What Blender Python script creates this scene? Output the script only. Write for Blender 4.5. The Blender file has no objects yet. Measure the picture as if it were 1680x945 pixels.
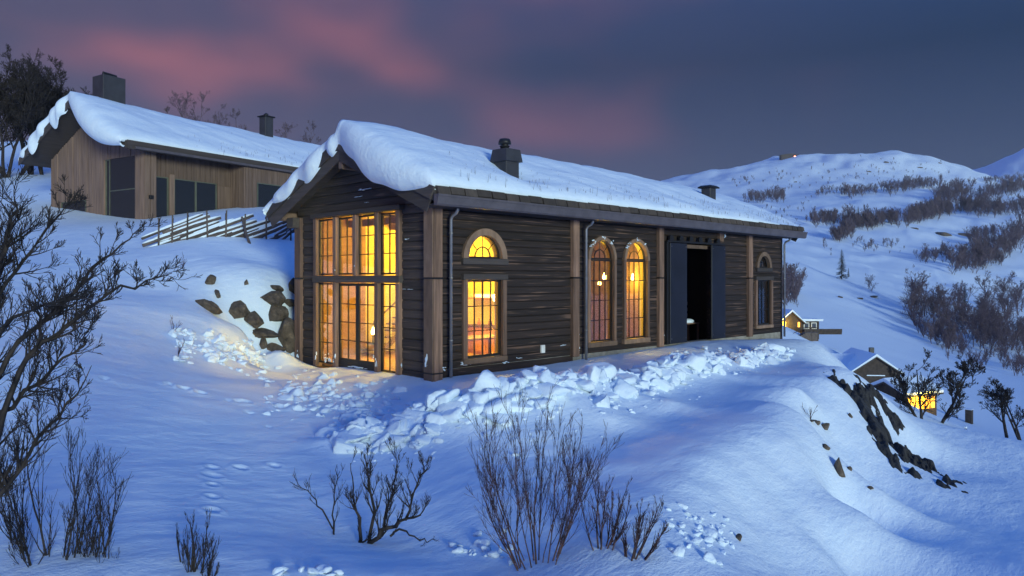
import bpy, math, random
import numpy as np
R = math.radians
PI = math.pi
sc = bpy.context.scene
col = sc.collection

# ------------------------------------------------------------------ camera
F, CX, HY = 1227.0, 840.0, 458.0            # photo pixels (1680 x 945)
YAW = R(44.7)
CAM = np.array([-11.43, -13.98, 2.4])
DV = np.array([math.cos(YAW), math.sin(YAW), 0.0])
RV = np.array([math.sin(YAW), -math.cos(YAW), 0.0])
cam_d = bpy.data.cameras.new('camera')
cam_d.sensor_width = 36.0
cam_d.lens = 36.0 * F / 1680.0
cam_d.shift_y = -(472.5 - HY) / 1680.0
cam_d.clip_start = 0.1
cam_d.clip_end = 12000
cam = bpy.data.objects.new('camera', cam_d)
col.objects.link(cam)
cam.location = CAM
cam.rotation_euler = (R(90), 0, YAW - R(90))
sc.camera = cam

# ------------------------------------------------------------------ world
SUN_AZ = math.atan2(-0.94, -0.34)           # where the light comes from (world angle)
SUN_EL = R(5)
W = bpy.data.worlds.new('World')
sc.world = W
W.use_nodes = True
nt = W.node_tree
for n in list(nt.nodes):
    nt.nodes.remove(n)


def N(tree, kind, **kw):
    n = tree.nodes.new(kind)
    for k, v in kw.items():
        if k in ('loc',):
            continue
        if isinstance(k, str) and hasattr(n, k):
            setattr(n, k, v)
    return n


def ramp(tree, stops, fac, interp='EASE'):
    n = tree.nodes.new('ShaderNodeValToRGB')
    n.color_ramp.interpolation = interp
    e = n.color_ramp.elements
    while len(e) < len(stops):
        e.new(0.5)
    for i, (p, c) in enumerate(stops):
        e[i].position = p
        e[i].color = (*c, 1) if len(c) == 3 else c
    if fac is not None:
        tree.links.new(fac, n.inputs[0])
    return n


def vmath(tree, op, a, b):
    n = tree.nodes.new('ShaderNodeMath')
    n.operation = op
    for i, v in enumerate((a, b)):
        if v is None:
            continue
        if isinstance(v, (int, float)):
            n.inputs[i].default_value = v
        else:
            tree.links.new(v, n.inputs[i])
    return n.outputs[0]


def mix(tree, fac, a, b, mode='MIX'):
    n = tree.nodes.new('ShaderNodeMix')
    n.data_type = 'RGBA'
    n.blend_type = mode
    for sock, v in ((n.inputs['Factor'], fac), (n.inputs['A'], a), (n.inputs['B'], b)):
        pass
    fs, As, Bs = n.inputs[0], n.inputs[6], n.inputs[7]
    for s, v in ((fs, fac), (As, a), (Bs, b)):
        if isinstance(v, (int, float)):
            s.default_value = v
        elif isinstance(v, tuple):
            s.default_value = (*v, 1) if len(v) == 3 else v
        else:
            tree.links.new(v, s)
    return n.outputs[2]


out = nt.nodes.new('ShaderNodeOutputWorld')
bg = nt.nodes.new('ShaderNodeBackground')
sky = nt.nodes.new('ShaderNodeTexSky')
sky.sky_type = 'NISHITA'
sky.sun_disc = False
sky.sun_elevation = SUN_EL
sky.sun_rotation = PI / 2 - SUN_AZ
sky.air_density = 1.0
sky.dust_density = 0.3
sky.ozone_density = 4.0
tc = nt.nodes.new('ShaderNodeTexCoord')
sep = nt.nodes.new('ShaderNodeSeparateXYZ')
nt.links.new(tc.outputs['Generated'], sep.inputs[0])
# dusk gradient: slate blue over the mountains, saturated blue towards the zenith
grad = ramp(nt, [(0.0, (0.046, 0.066, 0.136)), (0.12, (0.040, 0.058, 0.130)), (0.27, (0.010, 0.026, 0.075)),
                 (0.42, (0.025, 0.060, 0.18)), (0.65, (0.040, 0.145, 0.51)), (1.0, (0.060, 0.235, 0.82))], sep.outputs[2], 'LINEAR')
# turn the direction so that 0 is the camera's heading
mp = nt.nodes.new('ShaderNodeMapping')
mp.vector_type = 'TEXTURE'
mp.inputs['Rotation'].default_value = (0, 0, YAW)
nt.links.new(tc.outputs['Generated'], mp.inputs['Vector'])
sep2 = nt.nodes.new('ShaderNodeSeparateXYZ')
nt.links.new(mp.outputs[0], sep2.inputs[0])
az = vmath(nt, 'ARCTAN2', sep2.outputs[1], sep2.outputs[0])      # + = left of the heading
# afterglow: violet half of the sky to the left
glow = ramp(nt, [(0.0, (0, 0, 0)), (0.25, (0.0, 0.0, 0.0)), (0.45, (0.26, 0.26, 0.26)), (0.58, (0.70, 0.70, 0.70)), (0.72, (1, 1, 1)), (1, (1, 1, 1))],
            vmath(nt, 'ADD', vmath(nt, 'MULTIPLY', az, 0.42), 0.5))
elv = ramp(nt, [(0.0, (1, 1, 1)), (0.30, (0.9, 0.9, 0.9)), (0.6, (0.0, 0.0, 0.0))], sep.outputs[2])
gf = vmath(nt, 'MULTIPLY', glow.outputs[0], elv.outputs[0])
c1 = mix(nt, vmath(nt, 'MULTIPLY', gf, 0.85), grad.outputs[0], (0.106, 0.084, 0.142))
# lit cloud streaks
mp2 = nt.nodes.new('ShaderNodeMapping')
mp2.inputs['Rotation'].default_value = (0, R(16), 0.0)
mp2.inputs['Scale'].default_value = (1.5, 1.8, 3.8)
mp2.inputs['Location'].default_value = (0.35, 0.1, 0.85)
nt.links.new(mp.outputs[0], mp2.inputs[0])
nz = nt.nodes.new('ShaderNodeTexNoise')
nz.inputs['Scale'].default_value = 1.5
nz.inputs['Detail'].default_value = 2.5
nz.inputs['Roughness'].default_value = 0.45
nt.links.new(mp2.outputs[0], nz.inputs['Vector'])
cl = ramp(nt, [(0.0, (0, 0, 0)), (0.41, (0, 0, 0)), (0.70, (1, 1, 1)), (1, (1, 1, 1))], nz.outputs[0])
clm = vmath(nt, 'MULTIPLY', cl.outputs[0], gf)
c2 = mix(nt, vmath(nt, 'MULTIPLY', clm, 1.0), c1, (0.47, 0.145, 0.155))
ns = mix(nt, 1.0, sky.outputs[0], (0.004, 0.005, 0.008), 'MULTIPLY')
c3 = mix(nt, 1.0, c2, ns, 'ADD')
nt.links.new(c3, bg.inputs[0])
bg.inputs[1].default_value = 1.0
nt.links.new(bg.outputs[0], out.inputs[0])

# ------------------------------------------------------------------ sun (low afterglow behind the camera)
sd = bpy.data.lights.new('afterglow_sun', 'SUN')
sd.energy = 3.4
sd.angle = R(14)
sd.color = (0.86, 1.0, 0.86)
so = bpy.data.objects.new('afterglow_sun', sd)
col.objects.link(so)
from mathutils import Vector
ldir = Vector((-math.cos(SUN_AZ) * math.cos(SUN_EL), -math.sin(SUN_AZ) * math.cos(SUN_EL), -math.sin(SUN_EL)))
so.rotation_euler = ldir.to_track_quat('-Z', 'Y').to_euler()
so.location = (-30, -40, 30)

sc.view_settings.view_transform = 'Standard'
sc.view_settings.look = 'None'
sc.view_settings.exposure = 0.0
sc.view_settings.gamma = 1.0
sc.view_settings.use_curve_mapping = False
sc.cycles.use_denoising = True
sc.cycles.max_bounces = 7
sc.cycles.diffuse_bounces = 3
sc.cycles.glossy_bounces = 3
sc.cycles.transparent_max_bounces = 12
sc.cycles.volume_bounces = 0
sc.cycles.sample_clamp_indirect = 4.0

# ------------------------------------------------------------------ materials
MATS = {}


def new_mat(name):
    m = bpy.data.materials.new(name)
    m.use_nodes = True
    t = m.node_tree
    b = t.nodes['Principled BSDF']
    MATS[name] = m
    return m, t, b


def coords(t, scale, kind='Object'):
    c = t.nodes.new('ShaderNodeTexCoord')
    m = t.nodes.new('ShaderNodeMapping')
    m.inputs['Scale'].default_value = scale
    t.links.new(c.outputs[kind], m.inputs[0])
    return m.outputs[0]


def noise(t, vec, scale=1.0, detail=5, rough=0.55):
    n = t.nodes.new('ShaderNodeTexNoise')
    n.inputs['Scale'].default_value = scale
    n.inputs['Detail'].default_value = detail
    n.inputs['Roughness'].default_value = rough
    if vec is not None:
        t.links.new(vec, n.inputs['Vector'])
    return n.outputs[0]


def bump(t, b, h, strength=0.3, dist=0.02):
    n = t.nodes.new('ShaderNodeBump')
    n.inputs['Strength'].default_value = strength
    n.inputs['Distance'].default_value = dist
    t.links.new(h, n.inputs['Height'])
    t.links.new(n.outputs[0], b.inputs['Normal'])


def plain(name, c, rough=0.6, metal=0.0, var=0.15, scale=3.0):
    m, t, b = new_mat(name)
    n = noise(t, coords(t, (1, 1, 1)), scale, 4)
    lo = tuple(x * (1 - var) for x in c)
    hi = tuple(min(1, x * (1 + var)) for x in c)
    r = ramp(t, [(0.3, lo), (0.7, hi)], n)
    t.links.new(r.outputs[0], b.inputs['Base Color'])
    b.inputs['Roughness'].default_value = rough
    b.inputs['Metallic'].default_value = metal
    return m


def wood(name, dark, light, scale, streak=None, rough=0.75, bstr=0.5, streak_at=0.66):
    """grain along the axis with the small scale; a random tone per piece"""
    m, t, b = new_mat(name)
    v = coords(t, scale)
    oi = t.nodes.new('ShaderNodeObjectInfo')
    sh = t.nodes.new('ShaderNodeVectorMath')
    sh.operation = 'ADD'
    t.links.new(v, sh.inputs[0])
    sc_ = vmath(t, 'MULTIPLY', oi.outputs['Random'], 40.0)
    cmb = t.nodes.new('ShaderNodeCombineXYZ')
    for i in range(3):
        t.links.new(sc_, cmb.inputs[i])
    t.links.new(cmb.outputs[0], sh.inputs[1])
    vv = sh.outputs[0]
    n1 = noise(t, vv, 1.0, 6, 0.6)
    r = ramp(t, [(0.25, dark), (0.75, light)], n1, 'LINEAR')
    hv = t.nodes.new('ShaderNodeHueSaturation')
    t.links.new(r.outputs[0], hv.inputs['Color'])
    t.links.new(vmath(t, 'ADD', vmath(t, 'MULTIPLY', oi.outputs['Random'], 0.7), 0.65), hv.inputs['Value'])
    c = hv.outputs[0]
    if streak:
        n2 = noise(t, vv, 0.9, 3, 0.5)
        n3 = noise(t, coords(t, (0.9, 0.9, 0.9)), 1.0, 2)
        s = ramp(t, [(streak_at, (0, 0, 0)), (streak_at + 0.09, (1, 1, 1))], vmath(t, 'ADD', vmath(t, 'MULTIPLY', n2, 0.8), vmath(t, 'MULTIPLY', n3, 0.25)))
        c = mix(t, s.outputs[0], c, streak)
    t.links.new(c, b.inputs['Base Color'])
    b.inputs['Roughness'].default_value = rough
    bump(t, b, n1, bstr, 0.01)
    return m


LOGD, LOGL, STR = (0.007, 0.0043, 0.0038), (0.036, 0.0215, 0.0185), (0.135, 0.080, 0.060)
wood('tarred_log_x', LOGD, LOGL, (0.7, 14, 30), STR, streak_at=0.595)
wood('tarred_log_y', (0.026, 0.020, 0.018), (0.070, 0.053, 0.046), (14, 0.7, 30), (0.13, 0.09, 0.07), streak_at=0.60)
wood('post_wood', (0.070, 0.040, 0.029), (0.28, 0.168, 0.122), (12, 12, 0.8), (0.05, 0.03, 0.02), streak_at=0.72)
wood('arch_wood', (0.11, 0.07, 0.05), (0.24, 0.155, 0.11), (6, 6, 2))
wood('dark_board_x', (0.035, 0.028, 0.028), (0.075, 0.06, 0.058), (0.8, 12, 12))
wood('dark_board_y', (0.040, 0.032, 0.030), (0.085, 0.068, 0.062), (12, 0.8, 12))
wood('shingle_wood', (0.040, 0.031, 0.026), (0.085, 0.064, 0.052), (10, 3, 3))
wood('fence_wood', (0.05, 0.038, 0.034), (0.13, 0.10, 0.09), (4, 4, 4))
wood('plank_wood', (0.11, 0.070, 0.055), (0.25, 0.168, 0.132), (9, 9, 0.6), (0.10, 0.06, 0.04), streak_at=0.70)
wood('inner_wood_wall', (0.16, 0.085, 0.05), (0.32, 0.19, 0.12), (1.2, 5, 7))
wood('inner_floor', (0.22, 0.12, 0.06), (0.36, 0.21, 0.11), (0.8, 7, 7))
wood('cabinet_wood', (0.30, 0.12, 0.035), (0.45, 0.19, 0.06), (3, 3, 1))
plain('cream_paint', (0.76, 0.60, 0.20), 0.8, var=0.06)
plain('black_metal', (0.018, 0.018, 0.022), 0.5, 0.3)
plain('zinc', (0.30, 0.29, 0.30), 0.42, 0.7)
plain('gutter_metal', (0.115, 0.10, 0.115), 0.5, 0.25)
plain('chimney_metal', (0.045, 0.045, 0.055), 0.55, 0.2)
plain('door_paint', (0.010, 0.011, 0.020), 0.5, var=0.25, scale=1.5)
plain('concrete', (0.24, 0.225, 0.205), 0.9, var=0.25, scale=4)
plain('white_plastic', (0.7, 0.7, 0.7), 0.5)
plain('dark_interior', (0.022, 0.015, 0.012), 0.9)  # near-black brown; on the alcove walls it puts the shade into the colour
plain('valley_wood', (0.050, 0.036, 0.030), 0.85, var=0.3, scale=2)
plain('white_trim', (0.75, 0.75, 0.75), 0.6)
plain('green_frame', (0.10, 0.11, 0.085), 0.5)
plain('dry_stalk', (0.10, 0.075, 0.06), 0.9)


def emit(name, c, s):
    m, t, b = new_mat(name)
    b.inputs['Base Color'].default_value = (*c, 1)
    b.inputs['Emission Color'].default_value = (*c, 1)
    b.inputs['Emission Strength'].default_value = s
    return m


emit('bulb_glow', (1.0, 0.60, 0.14), 60.0)
emit('led_glow', (1.0, 0.66, 0.22), 6.0)
emit('lit_window', (1.0, 0.47, 0.05), 1.6)
emit('mast_light', (1.0, 0.25, 0.12), 14.0)


def glass(name, dark=None, refl=0.04):
    m = bpy.data.materials.new(name)
    m.use_nodes = True
    t = m.node_tree
    for n in list(t.nodes):
        t.nodes.remove(n)
    o = t.nodes.new('ShaderNodeOutputMaterial')
    lw = t.nodes.new('ShaderNodeLayerWeight')
    lw.inputs['Blend'].default_value = 0.35
    fac = vmath(t, 'ADD', vmath(t, 'MULTIPLY', lw.outputs['Fresnel'], 0.25), refl)
    g = t.nodes.new('ShaderNodeBsdfGlossy')
    g.inputs['Roughness'].default_value = 0.02
    nz_ = noise(t, coords(t, (1, 1, 1)), 1.3, 2)
    bp = t.nodes.new('ShaderNodeBump')
    bp.inputs['Strength'].default_value = 0.05
    bp.inputs['Distance'].default_value = 0.05
    t.links.new(nz_, bp.inputs['Height'])
    t.links.new(bp.outputs[0], g.inputs['Normal'])
    if dark:
        s = t.nodes.new('ShaderNodeBsdfDiffuse')
        s.inputs[0].default_value = (*dark, 1)
    else:
        s = t.nodes.new('ShaderNodeBsdfTransparent')
        s.inputs[0].default_value = (0.93, 0.93, 0.92, 1)
    mx = t.nodes.new('ShaderNodeMixShader')
    t.links.new(fac, mx.inputs[0])
    t.links.new(s.outputs[0], mx.inputs[1])
    t.links.new(g.outputs[0], mx.inputs[2])
    t.links.new(mx.outputs[0], o.inputs[0])
    MATS[name] = m


glass('window_glass', None, 0.03)
glass('dark_glass', (0.010, 0.012, 0.014), 0.16)

# snow
m, t, b = new_mat('snow')
v = coords(t, (1, 1, 1))
n1 = noise(t, v, 2.2, 6, 0.6)
n2 = noise(t, v, 26.0, 3, 0.6)
r_ = ramp(t, [(0.3, (0.70, 0.82, 0.96)), (0.7, (0.77, 0.87, 0.98))], n1)
t.links.new(r_.outputs[0], b.inputs['Base Color'])
b.inputs['Roughness'].default_value = 0.7
b.inputs['Specular IOR Level'].default_value = 0.25
n3 = noise(t, coords(t, (1.2, 3.6, 2.0)), 1.8, 7, 0.66)
n4 = noise(t, v, 7.0, 6, 0.7)
hsum = vmath(t, 'ADD', vmath(t, 'ADD', n1, vmath(t, 'MULTIPLY', n2, 0.4)), vmath(t, 'ADD', vmath(t, 'MULTIPLY', n3, 1.3), vmath(t, 'MULTIPLY', n4, 0.7)))
bump(t, b, hsum, 0.58, 0.04)

# rock
m, t, b = new_mat('rock')
v = coords(t, (1, 1, 1))
n1 = noise(t, v, 5.0, 8, 0.65)
r_ = ramp(t, [(0.3, (0.026, 0.020, 0.017)), (0.5, (0.090, 0.068, 0.052)), (0.72, (0.20, 0.155, 0.120))], n1)
t.links.new(r_.outputs[0], b.inputs['Base Color'])
b.inputs['Roughness'].default_value = 0.9
bump(t, b, n1, 0.8, 0.06)


m, t, b = new_mat('rock_dark')
v = coords(t, (1, 1, 1))
n1 = noise(t, v, 6.0, 8, 0.7)
r_ = ramp(t, [(0.3, (0.010, 0.010, 0.012)), (0.55, (0.035, 0.033, 0.034)), (0.75, (0.085, 0.078, 0.070))], n1)
t.links.new(r_.outputs[0], b.inputs['Base Color'])
b.inputs['Roughness'].default_value = 0.85
bump(t, b, n1, 1.0, 0.08)


def bark(name, c1_, c2_):
    m, t, b = new_mat(name)
    n = noise(t, coords(t, (1, 1, 1)), 9.0, 3)
    r = ramp(t, [(0.35, c1_), (0.7, c2_)], n)
    t.links.new(r.outputs[0], b.inputs['Base Color'])
    b.inputs['Roughness'].default_value = 0.85


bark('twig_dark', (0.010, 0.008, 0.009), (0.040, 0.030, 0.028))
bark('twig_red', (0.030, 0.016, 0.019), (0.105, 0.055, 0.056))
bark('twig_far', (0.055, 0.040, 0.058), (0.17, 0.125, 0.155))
bark('conifer', (0.012, 0.018, 0.016), (0.035, 0.045, 0.036))

# ------------------------------------------------------------------ helpers


def tag(o, label=None, cat=None, group=None, kind=None):
    if label:
        o['label'] = label
    if cat:
        o['category'] = cat
    if group:
        o['group'] = group
    if kind:
        o['kind'] = kind
    return o


def empty(name, loc=(0, 0, 0), rz=0.0, label=None, cat=None, group=None):
    o = bpy.data.objects.new(name, None)
    o.empty_display_size = 0.3
    col.objects.link(o)
    o.location = loc
    o.rotation_euler = (0, 0, rz)
    return tag(o, label, cat, group)


def link(name, me, parent=None):
    o = bpy.data.objects.new(name, me)
    col.objects.link(o)
    if parent is not None:
        o.parent = parent
    return o


class MB:
    def __init__(self):
        self.v = []
        self.f = []

    def add(self, vs, fs):
        n = len(self.v)
        self.v += [tuple(p) for p in vs]
        self.f += [tuple(i + n for i in f) for f in fs]
        return self

    def box(self, x0, x1, y0, y1, z0, z1):
        return self.add([(x0, y0, z0), (x1, y0, z0), (x1, y1, z0), (x0, y1, z0), (x0, y0, z1), (x1, y0, z1), (x1, y1, z1), (x0, y1, z1)],
                        [(3, 2, 1, 0), (4, 5, 6, 7), (0, 1, 5, 4), (1, 2, 6, 5), (2, 3, 7, 6), (3, 0, 4, 7)])

    def cbox(self, x0, x1, y0, y1, z0, z1, c=0.01):
        """box with chamfered edges"""
        X = (x0, x1); Y = (y0, y1); Z = (z0, z1)
        vs = []; idx = {}
        for i in (0, 1):
            for j in (0, 1):
                for k in (0, 1):
                    sx, sy, sz = (c, -c)[i], (c, -c)[j], (c, -c)[k]
                    for a, p in enumerate(((X[i], Y[j] + sy, Z[k] + sz), (X[i] + sx, Y[j], Z[k] + sz), (X[i] + sx, Y[j] + sy, Z[k]))):
                        idx[(i, j, k, a)] = len(vs)
                        vs.append(p)
        fs = []
        for i in (0, 1):
            q = [idx[(i, j, k, 0)] for j, k in ((0, 0), (1, 0), (1, 1), (0, 1))]
            fs.append(q if i else q[::-1])
            q = [idx[(j, i, k, 1)] for j, k in ((0, 0), (1, 0), (1, 1), (0, 1))]
            fs.append(q[::-1] if i else q)
            q = [idx[(j, k, i, 2)] for j, k in ((0, 0), (1, 0), (1, 1), (0, 1))]
            fs.append(q if i else q[::-1])
        for i in (0, 1):
            for j in (0, 1):
                fs.append((idx[(i, j, 0, 0)], idx[(i, j, 1, 0)], idx[(i, j, 1, 1)], idx[(i, j, 0, 1)]))
                fs.append((idx[(i, 0, j, 0)], idx[(i, 1, j, 0)], idx[(i, 1, j, 2)], idx[(i, 0, j, 2)]))
                fs.append((idx[(0, i, j, 1)], idx[(1, i, j, 1)], idx[(1, i, j, 2)], idx[(0, i, j, 2)]))
                for k in (0, 1):
                    fs.append((idx[(i, j, k, 0)], idx[(i, j, k, 1)], idx[(i, j, k, 2)]))
        return self.add(vs, fs)

    def prism(self, poly, axis, a0, a1):
        """extrude a 2D polygon along an axis: axis 'x' -> poly is (y,z); 'y' -> (x,z); 'z' -> (x,y)"""
        n = len(poly)

        def P(p, a):
            return {'x': (a, p[0], p[1]), 'y': (p[0], a, p[1]), 'z': (p[0], p[1], a)}[axis]
        vs = [P(p, a0) for p in poly] + [P(p, a1) for p in poly]
        fs = [tuple(range(n))[::-1], tuple(range(n, 2 * n))]
        fs += [(i, (i + 1) % n, (i + 1) % n + n, i + n) for i in range(n)]
        return self.add(vs, fs)

    def tube(self, pts, rad, n=8, cap=True):
        pts = [np.array(p, float) for p in pts]
        if isinstance(rad, (int, float)):
            rad = [rad] * len(pts)
        vs = []
        ref = None
        for i, p in enumerate(pts):
            a = pts[max(0, i - 1)]; b_ = pts[min(len(pts) - 1, i + 1)]
            t_ = (b_ - a) / (np.linalg.norm(b_ - a) + 1e-9)
            if ref is None:
                ref = np.array([0, 0, 1.0]) if abs(t_[2]) < 0.9 else np.array([1.0, 0, 0])
            s = np.cross(t_, ref); s /= np.linalg.norm(s) + 1e-9
            u = np.cross(s, t_); ref = u
            for k in range(n):
                q = 2 * PI * k / n
                vs.append(p + rad[i] * (math.cos(q) * s + math.sin(q) * u))
        fs = []
        for i in range(len(pts) - 1):
            for k in range(n):
                fs.append((i * n + k, i * n + (k + 1) % n, (i + 1) * n + (k + 1) % n, (i + 1) * n + k))
        if cap:
            fs.append(tuple(range(n))[::-1])
            fs.append(tuple(range((len(pts) - 1) * n, len(pts) * n)))
        return self.add(vs, fs)

    def lathe(self, prof, cx, cy, n=16):
        vs = []
        for rr, z in prof:
            for k in range(n):
                q = 2 * PI * k / n
                vs.append((cx + rr * math.cos(q), cy + rr * math.sin(q), z))
        fs = []
        for i in range(len(prof) - 1):
            for k in range(n):
                fs.append((i * n + k, i * n + (k + 1) % n, (i + 1) * n + (k + 1) % n, (i + 1) * n + k))
        fs.append(tuple(range(n))[::-1])
        fs.append(tuple(range((len(prof) - 1) * n, len(prof) * n)))
        return self.add(vs, fs)

    def mesh(self, name, mat, smooth=False):
        me = bpy.data.meshes.new(name)
        me.from_pydata([tuple(float(c) for c in p) for p in self.v], [], self.f)
        if smooth:
            me.polygons.foreach_set('use_smooth', [True] * len(me.polygons))
        me.materials.append(MATS[mat])
        me.update()
        return me

    def build(self, name, mat, parent=None, smooth=False):
        return link(name, self.mesh(name, mat, smooth), parent)


def np_mesh(name, verts, faces, mat, smooth=True):
    """faces: (n,k) int array"""
    me = bpy.data.meshes.new(name)
    nv, nf, k = len(verts), len(faces), faces.shape[1]
    me.vertices.add(nv)
    me.vertices.foreach_set('co', np.asarray(verts, np.float32).ravel())
    me.loops.add(nf * k)
    me.loops.foreach_set('vertex_index', np.asarray(faces, np.int32).ravel())
    me.polygons.add(nf)
    me.polygons.foreach_set('loop_start', np.arange(0, nf * k, k, dtype=np.int32))
    me.polygons.foreach_set('loop_total', np.full(nf, k, np.int32))
    me.polygons.foreach_set('use_smooth', np.full(nf, smooth, bool))
    me.materials.append(MATS[mat])
    me.update(calc_edges=True)
    me.validate()
    return me


rs0 = np.random.RandomState(7)
PERM = rs0.permutation(4096)
GR = rs0.uniform(-1, 1, (4096, 2))


def pnoise(x, y):
    """gradient noise, about -0.7..0.7"""
    xi = np.floor(x).astype(int); yi = np.floor(y).astype(int)
    xf = x - xi; yf = y - yi
    u = xf * xf * xf * (xf * (xf * 6 - 15) + 10)
    w = yf * yf * yf * (yf * (yf * 6 - 15) + 10)

    def g(a, b_):
        return GR[PERM[(PERM[(xi + a) & 4095] + yi + b_) & 4095]]

    def d(a, b_):
        q = g(a, b_)
        return q[..., 0] * (xf - a) + q[..., 1] * (yf - b_)
    return (d(0, 0) * (1 - u) + d(1, 0) * u) * (1 - w) + (d(0, 1) * (1 - u) + d(1, 1) * u) * w


def fbm(x, y, o=4, gain=0.5):
    s = 0; a = 1.0
    for i in range(o):
        s = s + a * pnoise(x * 2 ** i + 17.3 * i, y * 2 ** i - 9.1 * i)
        a *= gain
    return s


def at(px, py, dep):
    return CAM + dep * (DV + RV * (px - CX) / F + np.array([0, 0, 1.0]) * (HY - py) / F)


# ------------------------------------------------------------------ terrain
HW, HL = 6.4, 18.8                                   # cabin width (y) and length (x)
H2_LOC = np.array([0.25, 19.71, 4.35]); H2_RZ = R(12.5)
CP = []                                              # (azimuth, ln r, tan elevation)


def cp_px(px, py, dep):
    lat = (px - CX) / F * dep
    rr = math.hypot(dep, lat)
    z = (HY - py) / F * dep
    CP.append((math.atan2(-lat, dep), math.log(rr), z / rr))


def cp_w(x, y, z):
    q = np.array([x, y, z]) - CAM
    dep = q @ DV; lat = q @ RV
    rr = math.hypot(dep, lat)
    CP.append((math.atan2(-lat, dep), math.log(rr), q[2] / rr))


for p in [
    # foreground
    (0, 945, 6.5), (200, 945, 6.6), (400, 945, 7), (620, 945, 7.6), (840, 945, 8.0),  (1680, 945, 11),
    (150, 800, 8.8), (330, 800, 9.5), (600, 890, 9.0), (600, 800, 11), (860, 900, 8.8), (800, 800, 10.6), (0, 750, 9.5),
    # left slope
    (150, 700, 11.0), (150, 550, 16), (150, 450, 22), (150, 372, 30), (40, 440, 21), (40, 600, 13), (330, 680, 13), (330, 600, 17), (300, 540, 19), (270, 480, 21.5),
    (340, 458, 22.5), (330, 412, 25), (330, 388, 27), (430, 385, 28.5), (480, 385, 29), (240, 405, 26), (430, 605, 19.3), (85, 364, 32), (235, 362, 31.5),
    (20, 380, 29), (420, 430, 25),
    # bank of stones beside the gable
    (455, 572, 21.5), (400, 545, 21.0), (440, 500, 22.6), (475, 462, 24), (475, 583, 21.9), (350, 500, 21.6),
    # between camera and cabin
    (640, 640, 17.4), (560, 660, 16.0), (600, 720, 13.5), (720, 760, 11.8), (850, 700, 13.0), (760, 640, 16.8), (1000, 760, 11.3), (1000, 680, 14.3), (1100, 660, 15.8), (1230, 622, 19.6),
    (1320, 592, 23), (1150, 610, 19.6), (1385, 603, 21.5), (1335, 562, 33), (1300, 575, 27),
    # knoll and hollow on the right
    (1400, 880, 13.2), (1400, 945, 11.3), (1400, 715, 17.6), (1400, 800, 15.4), (1345, 690, 17.4), (1300, 640, 18.2),
    (1412, 624, 21.0), (1428, 640, 20.8), (1443, 660, 20.6), (1461, 682, 20.4), (1482, 696, 20.2), (1510, 700, 22), (1500, 745, 19.5), (1450, 720, 18.6), (1500, 800, 16.2),
    (1560, 705, 25), (1640, 725, 25), (1720, 735, 25), (1600, 790, 18), (1600, 870, 14), (1680, 800, 18), (1740, 880, 14),
    # valley
    (1420, 662, 28), (1445, 690, 27), (1465, 712, 27), (1500, 728, 30), (1600, 760, 36), (1700, 780, 36), (1340, 600, 48), (1540, 692, 61), (1650, 728, 55), (1750, 740, 60), (1420, 630, 120), (1490, 690, 85), (1370, 610, 110), (1295, 541, 150), (1340, 565, 130), (1250, 545, 110), (1265, 530, 170),
    (1600, 640, 170), (1700, 690, 130), (1500, 565, 260), (1400, 505, 330), (1330, 425, 480), (1290, 400, 600), (1500, 480, 420), (1600, 565, 300), (1700, 610, 250),
    (1660, 480, 520), (1570, 440, 560), (1450, 420, 620), (1600, 385, 800), (1680, 360, 900), (1520, 372, 780), (1350, 345, 900), (1500, 335, 1050), (1680, 320, 1150), (1250, 335, 1000), (1450, 318, 1200), (1300, 320, 1250), (1100, 330, 1000),
    (1200, 283, 1650), (1300, 257, 1800), (1380, 253, 1850), (1450, 253, 1850), (1555, 268, 1750), (1590, 297, 1500), (1640, 268, 2000), (1690, 246, 2100), (1115, 295, 1700), (900, 330, 1700), (600, 340, 1500),
    (1590, 302, 1780), (1590, 304, 2050), (1577, 292, 1850), (1606, 297, 1950), (1590, 322, 2500), (1560, 300, 2500), (1430, 290, 2500), (1300, 290, 2800), (1500, 290, 2800), (1680, 290, 3000), (900, 350, 2800),
    # hillside behind the neighbour's house
    (30, 285, 46), (100, 290, 48), (0, 262, 60), (300, 250, 62), (450, 262, 64), (-150, 250, 60), (200, 235, 110), (450, 260, 130), (0, 250, 130), (300, 275, 400), (0, 260, 400), (600, 290, 100), (700, 330, 60), (700, 300, 300), (300, 300, 1200), (300, 340, 2800), (-200, 340, 2800), (900, 390, 80), (1050, 430, 70), (900, 350, 300),
]:
    cp_px(*p)
# drift edge on the right: a level shelf, then a steep even slope below it
CREST = [(1030, 835, -0.45), (1065, 798, -0.43), (1100, 768, -0.40), (1140, 742, -0.38), (1180, 720, -0.36), (1215, 704, -0.34), (1250, 688, -0.32), (1285, 666, -0.29), (1320, 643, -0.26), (1355, 623, -0.22), (1390, 606, -0.18)]
CW = np.array([at(a, b_, (2.4 - c) * F / (b_ - HY)) for a, b_, c in CREST])
cd_ = (CW[-1] - CW[0])[:2]; cd_ /= np.linalg.norm(cd_)
CNRM = np.array([cd_[1], -cd_[0]]) - DV[:2]
CNRM /= np.linalg.norm(CNRM)
for k_, q in enumerate(CW):
    fin = 0.35 + 0.65 * min(1, k_ / 3.0)
    for s_, dz in ((-2.0, -0.06), (-0.9, -0.03), (0.0, 0.0), (0.45, -0.10), (1.2, -0.66), (2.2, -1.26), (3.6, -1.38)):
        if (s_ > 2 and k_ < 2) or (s_ > 0.2 and k_ > 7) or s_ > 3:
            continue
        cp_w(q[0] + CNRM[0] * s_, q[1] + CNRM[1] * s_, q[2] + dz * fin)
for x, z in [(0.2, 0.0), (2, 0.0), (4, 0.03), (6, 0.08), (8, 0.12), (10, 0.18), (12, 0.22), (14, 0.16), (16, 0.06), (18.6, -0.12)]:
    cp_w(x, -0.25, z - 0.02)
    cp_w(x, -1.6, z - 0.10)
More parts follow.
